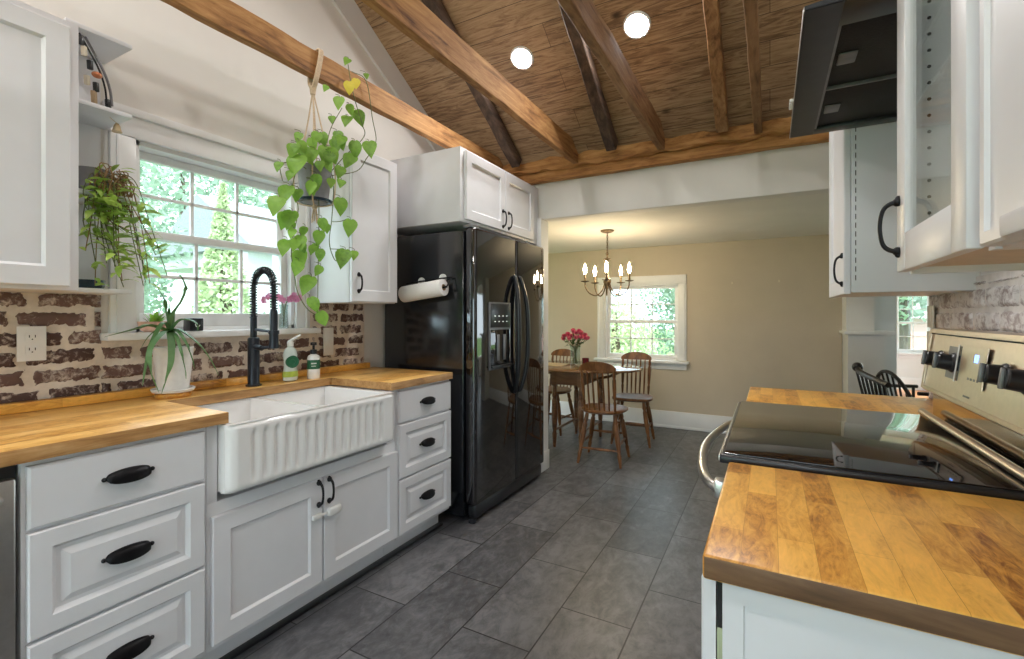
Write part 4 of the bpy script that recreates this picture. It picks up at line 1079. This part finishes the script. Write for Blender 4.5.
for yy, g in ((1.535, (1, 1, 1)), (1.522, (1, 1, 1))):
    mm.poly([onface(yy, .60, .0042), onface(yy + .007, .60, .0042), onface(yy + .007, .70, .0042), onface(yy, .70, .0042)], fn * .0008)
mm.build('clock_digits', 'blue_digit', ds)
mm = MB()
for yy in (1.50, 1.52, 1.54, 1.56): mm.poly([onface(yy, .36, .0042), onface(yy + .01, .36, .0042), onface(yy + .01, .39, .0042), onface(yy, .39, .0042)], fn * .0006)
mm.build('button_marks', 'grey_metal', ds)
mm = MB()
for k in range(5): mm.poly([onface(1.585 - k * .009, .12, .0005), onface(1.591 - k * .009, .12, .0005), onface(1.591 - k * .009, .145, .0005), onface(1.585 - k * .009, .145, .0005)], fn * .0006)
mm.build('maker_mark', 'grey_metal', cp)
q = Vector((0, 0, 1)).rotation_difference(fn).to_matrix().to_4x4()
for yy in (1.802, 1.695, 1.372, 1.268):
    m = MB(Matrix.Translation(onface(yy, .53)) @ q); m.lathe([(.026, .0005), (.027, .004), (.025, .007), (.022, .010), (.0205, .034), (.018, .037), (0, .0375)], n=24)
    k = m.build('knob', 'black_plastic', cp)
    m = MB(Matrix.Translation(onface(yy, .53)) @ q); m.box(-.021, .021, -.005, .005, .036, .044, .002); m.build('knob_grip', 'grey_metal', k)

# range hood
hz = 1.88; hy0, hy1 = 1.172, 1.985; hx0 = .064
t = thing('range_hood', 'black under-cabinet range hood with two mesh filters above the range', 'range hood', (.3, 1.57, hz))
m = MB(); m.poly([(hx0, hy0, hz + .002), (hx0, hy0, hz + .010), (.50, hy0, hz + .05), (WR - .003, hy0, hz + .055), (WR - .003, hy0, hz + .002), (.52, hy0, hz + .002), (.52, hy0, hz + .0215), (.24, hy0, hz + .0215), (.135, hy0, hz + .012), (.135, hy0, hz + .002)], (0, hy1 - hy0, 0)); m.build('shell', 'hood', t, smooth=20)
m = MB(); m.box(.066, .134, hy0 + .002, hy1 - .002, hz, hz + .0015); m.box(.134, .54, hy0, hy0 + .10, hz, hz + .012, .002); m.box(.134, .54, hy1 - .05, hy1, hz, hz + .012, .002); m.build('bottom_rim', 'hood', t)
MB().box(hx0 - .0022, hx0 - .0002, hy0, hy1, hz - .001, hz + .008).build('front_trim', 'steel', t)
for a, b in ((hy0 + .103, 1.613), (1.621, hy1 - .053)):
    f = MB().box(.138, .518, a, b, hz + .0098, hz + .0115, .0005).build('mesh_filter', 'mesh_filter', t)
    yy = a + (b - a) * .52
    MB().box(.150, .19, yy - .03, yy + .03, hz + .004, hz + .0095, .003).build('filter_latch', 'grey_metal', f)
m = MB(); m.box(.13, .14, hy0 + .10, hy1 - .05, hz + .001, hz + .0095); m.box(.14, .518, 1.6135, 1.6205, hz + .001, hz + .0095); m.build('filter_rails', 'grey_metal', t)
m = MB()
for k in range(4): m.box(hx0 - .012, hx0 - .0022, 1.66 + k * .018, 1.672 + k * .018, hz + .004, hz + .014, .002)
m.build('push_buttons', 'plastic_white', t)

# right wall cabinets ------------------------------------------------------
gx, g0, g1 = .237, .800, 1.172
t = thing('wall_cabinet', 'white wall cabinet with one glass door, near the range hood', 'cabinet', (.4, .98, UB))
m = MB(); zt2 = 2.19
m.box(gx, WR - .013, g1 - .018, g1 - .002, UB, zt2); m.box(gx, WR - .013, .775, .795, UB, zt2); m.box(gx, WR - .013, .795, g1 - .018, zt2 - .018, zt2)
m.box(WR - .02, WR - .013, .795, g1 - .018, UB, zt2); m.build('body', 'cab', t)
MB().box(gx, WR - .02, .795, g1 - .018, UB + .012, UB + .028).build('bottom_panel', 'underside', t)
m = MB()
for k in range(25):
    for xx in (.262, .51): m.lathe([(0, -.0006), (.0032, -.0006), (.0032, .0004)], (xx, g1 - .0182, 1.40 + k * .0305), 10, axis='Y', caps=False)
m.build('shelf_pin_holes', 'dark_slot', t)
m = MB()   # door frame around the pane
dx0, dx1, fw = gx - .020, gx - .001, .058
dz0, dz1 = UB + .004, zt2 - .004
m.box(dx0, dx1, g0, g0 + fw, dz0, dz1, .003); m.box(dx0, dx1, g1 - fw - .002, g1 - .002, dz0, dz1, .003)
m.box(dx0 + .0005, dx1, g0 + fw, g1 - fw - .002, dz0, dz0 + fw + .012, .003); m.box(dx0 + .0005, dx1, g0 + fw, g1 - fw - .002, dz1 - fw, dz1, .003)
gd = m.build('glass_door', 'cab', t)
MB().box(dx0 + .009, dx0 + .013, g0 + fw - .004, g1 - fw + .002, dz0 + fw, dz1 - fw + .004).build('pane', 'cab_glass', gd)
bow_handle(gd, (dx0 + .001, g1 - .024, 1.408), (-1, 0, 0), (0, 0, 1), .090, .031, .0042)
t = thing('wall_cabinet', 'white solid-door wall cabinet at the right edge, in front of the glass-door cabinet', 'cabinet', (.4, .5, UB))
MB().box(gx + .004, WR - .013, -.2, .772, UB, 2.19, .002).build('body', 'cab', t)
d = front('door', t, .30, .768, UB + .002, 2.185, [(0, .017), (.003, .020), (.016, .020), (.018, .015)], x=gx + .003, sgn=-1)
m = MB(); m.box(gx - .026, gx - .0125, .302, .685, UB + .001, UB + .026, .005); m.build('bottom_moulding', 'cab', d)
t = thing('wall_cabinet', 'narrow white wall cabinet beyond the range hood, facing the refrigerator', 'cabinet', (.4, 2.23, UB))
fx0 = .246
MB().box(fx0, WR - .001, 1.992, 2.47, UB, 2.2, .002).build('body', 'cab', t)
m = MB()
for k in range(26): m.box(fx0 + .011, fx0 + .0135, 1.9912, 1.9922, 1.36 + k * .03, 1.378 + k * .03)
m.build('shelf_pin_holes', 'dark_slot', t)
d = front('door', t, 1.998, 2.465, UB - .004, 2.19, SHAKER, x=fx0 - .001, sgn=-1)
bow_handle(d, (fx0 - .020, 2.024, 1.40), (-1, 0, 0), (0, 0, 1), .092, .026, .004)

# ------------------------------------------------------------------ dining room
def turned(m, a, b, r, n=10):
    a, b = Vector(a), Vector(b); prof = [(0, .75), (.08, .95), (.16, 1.15), (.2, .8), (.24, 1.2), (.45, 1.3), (.68, 1.0), (.74, .72), (.78, 1.05), (.85, .9), (1, .62)]
    m.tube([a.lerp(b, t_) for t_, _ in prof], [r * k for _, k in prof], n)
def make_chair(label, loc, rz, name='dining_chair', mat='chair', grp='spindle-back chairs around the dining table'):
    """back rest at -Y, sitter faces +Y"""
    t = thing(name, label, 'chair', loc, grp, rz)
    # seat
    m = MB(); rows = []
    n = 28; rings = [(0, .006), (.5, .004), (.8, .0), (.95, .003), (1, -.004), (1, -.018), (.9, -.03), (.001, -.032)]
    def outl(a): 
        c, s = math.cos(a), math.sin(a); w = .192 + .022 * s; p = .72
        return Vector((w * math.copysign(abs(c) ** p, c), .185 * math.copysign(abs(s) ** p, s), 0))
    for f, z in rings: rows.append([outl(2 * math.pi * j / n) * max(f, .001) + Vector((0, 0, .45 + z)) for j in range(n)])
    m.grid(rows, close=True); m.build('seat', mat, t, local=True, smooth=50)
    legs = []
    for sx in (-1, 1):
        for sy in (-1, 1):
            a = (sx * .115, sy * .115, .425); b = (sx * .180, sy * .175 - .01, .001); legs.append((Vector(a), Vector(b)))
            m = MB(); turned(m, a, b, .0165); m.build('leg', mat, t, local=True)
    def onleg(i, z): a, b = legs[i]; return a.lerp(b, (a.z - z) / (a.z - b.z))
    for i, j, z in ((0, 1, .17), (2, 3, .17), (1, 3, .21), (0, 2, .13)):
        a, b = onleg(i, z), onleg(j, z); m = MB(); m.tube([a.lerp(b, k / 6) for k in range(7)], [.007, .009, .011, .0125, .011, .009, .007], 8); m.build('stretcher', mat, t, local=True)
    def backp(x, z): # leaning, slightly curved back
        k = (z - .45) / .42; return Vector((x, -.165 - .075 * k + .04 * (1 - (abs(x) / .15) ** 2) * -.5 * k, z))
    for x0, x1 in ((-.128, -.135), (.128, .135)):
        m = MB(); a, b = Vector((x0, -.155, .45)), backp(x1, .80); turned(m, b, a, .0125); m.build('back_post', mat, t, local=True)
    for k in range(5):
        u = -1 + 2 * (k + 1) / 6; m = MB(); a, b = Vector((u * .125, -.160, .45)), backp(u * .132, .81)
        m.tube([a.lerp(b, s) for s in (0, .15, .35, .6, .85, 1)], [.006, .0075, .009, .008, .0065, .006], 8); m.build('spindle', mat, t, local=True)
    rows = []
    for i in range(17):
        u = -1 + i / 8; x = u * .152; top = .800 + .068 * math.sqrt(max(0, 1 - abs(u) ** 2.2)); bot = .792 - .004 * (1 - u * u)
        if abs(u) > .95: top = .815
        p0 = backp(x, bot); p1 = backp(x, top); d = Vector((0, .009, 0))
        rows.append([p0 - d, p0 + d, p1 + d * .8, p1 - d * .8])
    m = MB(); m.grid(rows, close=True); m.bm.verts.ensure_lookup_table(); V = m.bm.verts; m.bm.faces.new(V[:4]); m.bm.faces.new(V[-4:])
    m.build('crest_rail', mat, t, local=True, smooth=50)
    return t
ch = make_chair('wooden spindle-back chair standing nearest, its back towards the kitchen', (-1.255, 3.965, 0), .07)
dup(ch, (-1.185, 4.665, 0), math.pi + .1, 'wooden spindle-back chair at the right end of the table under the window')
dup(ch, (-2.06, 4.72, 0), math.pi - .1, 'wooden spindle-back chair behind the flower vase, left of the window')
dup(ch, (-2.22, 4.0, 0), .1, 'wooden spindle-back chair at the near left of the table, half hidden by the refrigerator')
# table
tc = Vector((-1.66, 4.42, 0))
t = thing('dining_table', 'oval drop-leaf wooden dining table with turned legs', 'table', tc)
m = MB(); n = 48; rows = []
for f, z in ((.001, .752), (.97, .752), (.992, .748), (1, .740), (.99, .731), (.96, .728), (.001, .728)):
    rows.append([(.625 * f * math.cos(2 * math.pi * j / n), .47 * f * math.sin(2 * math.pi * j / n), z) for j in range(n)])
m.grid(rows, close=True); m.build('table_top', 'tabletop', t, local=True, smooth=40)
ax, ay = .155, .31
m = MB(); m.box(-ax, ax, -ay, -ay + .022, .595, .727, .003); m.box(-ax, ax, ay - .022, ay, .595, .727, .003); m.box(-ax, -ax + .022, -ay + .022, ay - .022, .595, .727, .003); m.box(ax - .022, ax, -ay + .022, ay - .022, .595, .727, .003); m.build('apron', 'table', t, local=True)
for x in (-ax + .024, ax - .024):
    for y in (-ay + .024, ay - .024):
        m = MB(); m.box(x - .025, x + .025, y - .025, y + .025, .58, .727, .003); turned(m, (x, y, .58), (x, y, .001), .022, 12); m.build('leg', 'table', t, local=True)
for x in (-ax + .024, ax - .024): m = MB(); m.tube([(x, -ay + .03, .16), (x, ay - .03, .16)], .013, 8); m.build('stretcher', 'table', t, local=True)
for s in (-1, 1):
    m = MB(); m.tube([(s * (ax + .004), 0, .62), (s * (ax + .16), 0, .66), (s * (ax + .30), 0, .726)], .013, 8); m.build('leaf_support', 'table', t, local=True)
# on the table
vc = Vector((-1.70, 4.44, .7525))
t = thing('flower_vase', 'pink rose bouquet in a clear glass vase on the dining table', 'flowers', vc)
MB().lathe([(.05, 0), (.053, .004), (.05, .03), (.048, .15), (.055, .19), (.052, .19), (.045, .15), (.047, .03), (.045, .012), (0, .010)], n=24).build('vase', 'clear', t, local=True)
m = MB(); ml = MB(); mp_ = MB(); rnd = random.Random(21)
for i in range(20):
    a = i * 2.4; r = .02 + .118 * math.sqrt((i + .5) / 20); c = Vector((r * math.cos(a), r * math.sin(a), .365 - .85 * r + rnd.uniform(-.014, .014)))
    m.tube(spline([(.02 * math.cos(a + 2), .02 * math.sin(a + 2), .015), (.015 * math.cos(a), .015 * math.sin(a), .16), c], 5), .0025, 5)
    for k in range(12):
        ph = k * 2.4; tl = .25 + .06 * k; d = Vector((math.cos(ph) * math.sin(tl), math.sin(ph) * math.sin(tl), math.cos(tl))); mp_.leaf(c - d * .004, c + d * .038, .044, Vector((math.cos(ph), math.sin(ph), -.2)), 'oval', -.25)
for i in range(30):
    a = rnd.uniform(0, 6.28); r = rnd.uniform(.03, .13); b = Vector((r * .5 * math.cos(a), r * .5 * math.sin(a), rnd.uniform(.19, .27))); ml.leaf(b, b + Vector((math.cos(a) * .06, math.sin(a) * .06, rnd.uniform(-.03, .03))), .035, (0, 0, 1), 'oval', .1)
m.build('stems', 'stem', t, local=True); mp_.build('roses', 'pink', t, local=True); ml.build('leaves', 'bouquet_leaf', t, local=True)
t = tag(MB().lathe([(.028, 0), (.032, .003), (.034, .07), (.031, .07), (.029, .01), (0, .008)], n=20).build('candle_cup', 'red_cup'), 'dark red glass cup beside the flower vase on the table', 'cup')
t.location = (-1.60, 4.46, .7525)
t = tag(MB(Matrix.Diagonal((1, 1, 1, 1))).box(-.2, .2, -.13, .13, 0, .005, .002).build('placemat', 'wicker'), 'woven straw placemat on the dining table left of the vase', 'placemat')
t.location = (-1.965, 4.36, .7525)
# chandelier
cx, cy = -1.305, 4.215
t = thing('chandelier', 'bronze five-arm candle chandelier over the dining table', 'chandelier', (cx, cy, ZD))
MB().lathe([(.0, -.001), (.062, -.002), (.06, -.012), (.04, -.022), (.012, -.027), (0, -.03)], n=28, caps=False).build('canopy', 'bronze', t, local=True)
m = MB()
for k in range(9):
    c = Vector((0, 0, -.04 - k * .0215)); P = []
    for j in range(13):
        a = 2 * math.pi * j / 12; v = Vector((.008 * math.cos(a), 0, .0145 * math.sin(a))); P.append(c + (v if k % 2 else Vector((0, v.x, v.z))))
    m.tube(P, .0022, 5)
m.tube([(.004, .002, -.03), (.006, -.003, -.13), (0, 0, -.22)], .0022, 6); m.build('chain', 'bronze', t, local=True)
m = MB(); m.lathe([(.003, -.21), (.012, -.225), (.004, -.235), (.010, -.25), (.034, -.262), (.036, -.266), (.012, -.275), (.010, -.30), (.012, -.42), (.02, -.44), (.034, -.455), (.036, -.475), (.026, -.50), (.012, -.515), (.016, -.53), (.001, -.545)], n=24)
P = [(.012 * math.cos(a), 0, -.215 + .014 * math.sin(a)) for a in [i * math.pi / 6 for i in range(13)]]; m.tube(P, .003, 6); m.build('column', 'bronze', t, local=True)
for k in range(5):
    ph = math.radians(-2 + 72 * k); c, s = .296 * math.cos(ph) + .955 * math.sin(ph), -.955 * math.cos(ph) + .296 * math.sin(ph); f = lambda r, z: Vector((r * c, r * s, z))
    m = MB(); m.tube(spline([f(.02, -.47), f(.045, -.545), f(.10, -.595), f(.165, -.575), f(.20, -.52), f(.205, -.475)], 6), .006, 8); arm = m.build('arm', 'bronze', t, local=True)
    MB().lathe([(.004, -.478), (.014, -.476), (.036, -.470), (.04, -.465), (.034, -.466), (.012, -.462)], f(.205, 0), 18, caps=False).build('drip_cup', 'bronze', arm, local=True)
    MB().lathe([(.0105, -.464), (.0105, -.405), (.009, -.402)], f(.205, 0), 12).build('candle_sleeve', 'candle', arm, local=True)
    MB().lathe([(.006, -.402), (.011, -.388), (.0145, -.366), (.0125, -.343), (.006, -.320), (.001, -.304)], f(.205, 0), 14).build('bulb', 'bulb', arm, local=True)
# picture hooks left on the beige wall
for px, py, lb in ((732, 283, 'small brass picture hook on the beige wall, left one'), (779, 281, 'small brass picture hook on the beige wall, right one')):
    p = at(px, py, Y=YB - .006)
    o = tag(MB().box(-.006, .006, -.004, .0055, -.012, .012, .002).build('picture_hook', 'cream'), lb, 'hook'); o.location = p

# hall: half wall with post and cap, dark chairs
px0 = .60
struct('wall_half', MB().box(.605, .86, 5.10, 5.60, 0, 1.075), 'white_wall')
struct('trim_2', MB().box(.575, .94, 5.06, 5.49, 1.0755, 1.105, .004), 'trim')
struct('wall_post', MB().box(.60, .80, 5.16, 5.60, 1.1055, ZD), 'white_wall')
def windsor(label, loc, rz, bow):
    t = thing('windsor_chair', label, 'chair', loc, 'black windsor chairs beyond the worktop', rz)
    m = MB(); m.lathe([(.001, .455), (.2, .452), (.225, .445), (.225, .43), (.19, .415), (.001, .415)], n=28); m.build('seat', 'ebony', t, local=True)
    for sx in (-1, 1):
        for sy in (-1, 1): m = MB(); turned(m, (sx * .12, sy * .12, .42), (sx * .2, sy * .2, .001), .017); m.build('leg', 'ebony', t, local=True)
    if bow:
        f = lambda a: Vector((.20 * math.cos(a), -.16 - .10 * math.sin(a), .45 + .36 * math.sin(a)))
        m = MB(); m.tube([f(math.pi * i / 24) for i in range(25)], .014, 8); m.build('bow', 'ebony', t, local=True)
        for k in range(7):
            u = -.75 + .25 * k; x = .20 * u; a = math.acos(u); m = MB(); m.tube([(x * .75, -.17, .45), f(a)], .008, 6); m.build('spindle', 'ebony', t, local=True)
        m = MB(); m.tube(spline([(-.23, .16, .66), (-.235, 0, .665), (-.20, -.18, .67)], 5), .014, 8); m.build('arm', 'ebony', t, local=True)
        m = MB(); m.tube(spline([(.23, .16, .66), (.235, 0, .665), (.20, -.18, .67)], 5), .014, 8); m.build('arm', 'ebony', t, local=True)
        for s in (-1, 1): m = MB(); m.tube([(s * .19, .10, .44), (s * .23, .13, .66)], .011, 7); m.build('arm_post', 'ebony', t, local=True)
    else:
        m = MB(); m.tube(spline([(-.21, -.24, .885), (-.1, -.265, .87), (.1, -.265, .85), (.21, -.24, .83)], 5), .018, 8); m.ball((-.215, -.24, .893), .032); m.build('crest_rail', 'ebony', t, local=True)
        for k in range(7): u = -1 + k / 3; m = MB(); m.tube([(u * .15, -.17, .45), (u * .19, -.255, .86 - .02 * u)], .009, 6); m.build('spindle', 'ebony', t, local=True)
    return t
windsor('black bow-back windsor armchair beyond the far worktop', (1.02, 4.72, 0), -1.1, True)
windsor('black spindle chair with a knobbed crest beside the white half wall', (.80, 3.77, 0), -1.35, False)

# ------------------------------------------------------------------ outside
o = MB().box(-60, 60, -40, 70, -.62, -.6).build('lawn', 'grass'); o['kind'] = 'structure'
def tree(label, x, y, h, rx, ry, n, mat, leaf=.2, conic=False, seed=0, z0=.2):
    rnd = random.Random(seed); t = thing('tree', label, 'tree', (x, y, -.6), 'trees outside the windows')
    MB().tube([(0, 0, 0), (.05, 0, h * .4), (0, .05, h * .8)], [.16, .12, .05], 9).build('trunk', 'bark', t, local=True)
    m = MB()
    for i in range(n):
        a = rnd.uniform(0, 2 * math.pi); k = rnd.random() ** .5
        if conic:
            zz = rnd.random(); r = (1 - zz) * (.55 + .45 * k); p = Vector((rx * r * math.cos(a), ry * r * math.sin(a), z0 + (h - z0) * zz))
        else:
            v = Vector((rnd.gauss(0, 1), rnd.gauss(0, 1), rnd.gauss(0, 1))).normalized() * (rnd.uniform(.45, 1)); v *= 1 + .25 * noise.noise(v * 2.3 + Vector((seed, 0, 0)))
            p = Vector((rx * v.x, ry * v.y, z0 + (h - z0) * (.5 + .5 * v.z)))
        d = Vector((rnd.gauss(0, 1), rnd.gauss(0, 1), rnd.gauss(0, .7) - .3)).normalized(); l = leaf * rnd.uniform(.6, 1.4)
        s = d.orthogonal().normalized() * l * .3; s.rotate(Matrix.Rotation(rnd.uniform(0, 6), 3, d))
        m.quad(p - d * l * .5, p + s, p + d * l * .5, p - s)
    m.build('foliage', mat, t, local=True); return t
tree('broad green tree outside the kitchen window, left half of the view', -11.5, 2.9, 7.0, 2.6, 2.6, 15000, 'tree', .15, seed=1, z0=-.2)
tree('tall green tree filling the sky behind the others, outside the kitchen window', -21, 10.5, 12.0, 4.6, 4.6, 14000, 'tree', .25, seed=2, z0=.0)
tree('pale green cone-shaped tree in the middle of the kitchen window', -8.2, 4.75, 4.1, .85, .85, 7000, 'tree_light', .10, True, 3, z0=0)
tree('dense low green tree outside the kitchen window, right side', -8.5, 7.2, 2.6, 1.3, 1.3, 6000, 'tree', .12, seed=4, z0=-.1)
tree('leafy tree outside the dining window, left side', -6.1, 14.0, 5.5, 1.9, 1.8, 9000, 'tree', .14, seed=5, z0=-.4)
tree('leafy tree outside the dining window, right side', -1.6, 14.5, 5.5, 1.9, 1.8, 9000, 'tree', .14, seed=6, z0=-.4)
tree('pale leafy tree in the middle of the dining window', -3.3, 11.2, 2.4, 1.0, .8, 4000, 'tree_light', .11, seed=7, z0=-.5)
tree('green tree outside the narrow hall window', 3.4, 17.5, 6.0, 2.0, 2.0, 4000, 'tree', .24, seed=8, z0=1.6)
t = thing('neighboring_house', 'white house with grey roof and porch posts beyond the kitchen window', 'house', (-14, 9.0, -.6))
MB().box(-2.0, 2.0, -1.4, 3.0, 0, 3.6).build('wall', 'siding', t, local=True)
MB().poly([(-2.3, -1.7, 3.601), (2.6, -1.7, 3.601), (.15, -1.7, 5.2)], (0, 5.1, 0)).build('roof', 'shingle', t, local=True)
MB().box(.6, 2.7, -2.95, -1.71, 2.95, 3.1).build('porch_roof', 'siding', t, local=True)
for yy in (-2.9, -2.2):
    MB().box(2.3, 2.5, yy, yy + .2, 0, 2.949).build('porch_post', 'siding', t, local=True)
MB().box(1.99, 2.03, .2, 1.1, .9, 2.1).build('window', 'glass_black', t, local=True)
t = thing('brick_house', 'red brick house seen through the narrow hall window', 'house', (4.0, 22, -.6))
MB().box(-2.5, 2.5, 0, 3, 0, 1.75).build('wall', 'brick_red', t, local=True)
MB().poly([(-2.8, -.3, 1.76), (2.8, -.3, 1.76), (0, -.3, 3.0)], (0, 3.6, 0)).build('roof', 'siding', t, local=True)

# ------------------------------------------------------------------ light
w = bpy.data.worlds.new('sky'); scene.world = w; w.use_nodes = True
nt = w.node_tree; bg = nt.nodes['Background']
bg.inputs[0].default_value = (.80, .92, 1.0, 1); bg.inputs[1].default_value = 3.6
sun = bpy.data.lights.new('sun', 'SUN'); sun.energy = 4.5; sun.angle = .03; sun.color = (1, .95, .86)
so = bpy.data.objects.new('sun', sun); COL.objects.link(so); so.rotation_euler = (math.radians(38), 0, math.radians(40)); so.location = (3, -4, 9)
scene.cycles.use_denoising = True
scene.cycles.max_bounces = 10; scene.cycles.diffuse_bounces = 5; scene.cycles.transparent_max_bounces = 24
scene.cycles.sample_clamp_indirect = 6
scene.view_settings.view_transform = 'Standard'; scene.view_settings.look = 'None'
scene.view_settings.gamma = 1; scene.view_settings.use_curve_mapping = False
scene.view_settings.exposure = 0.58
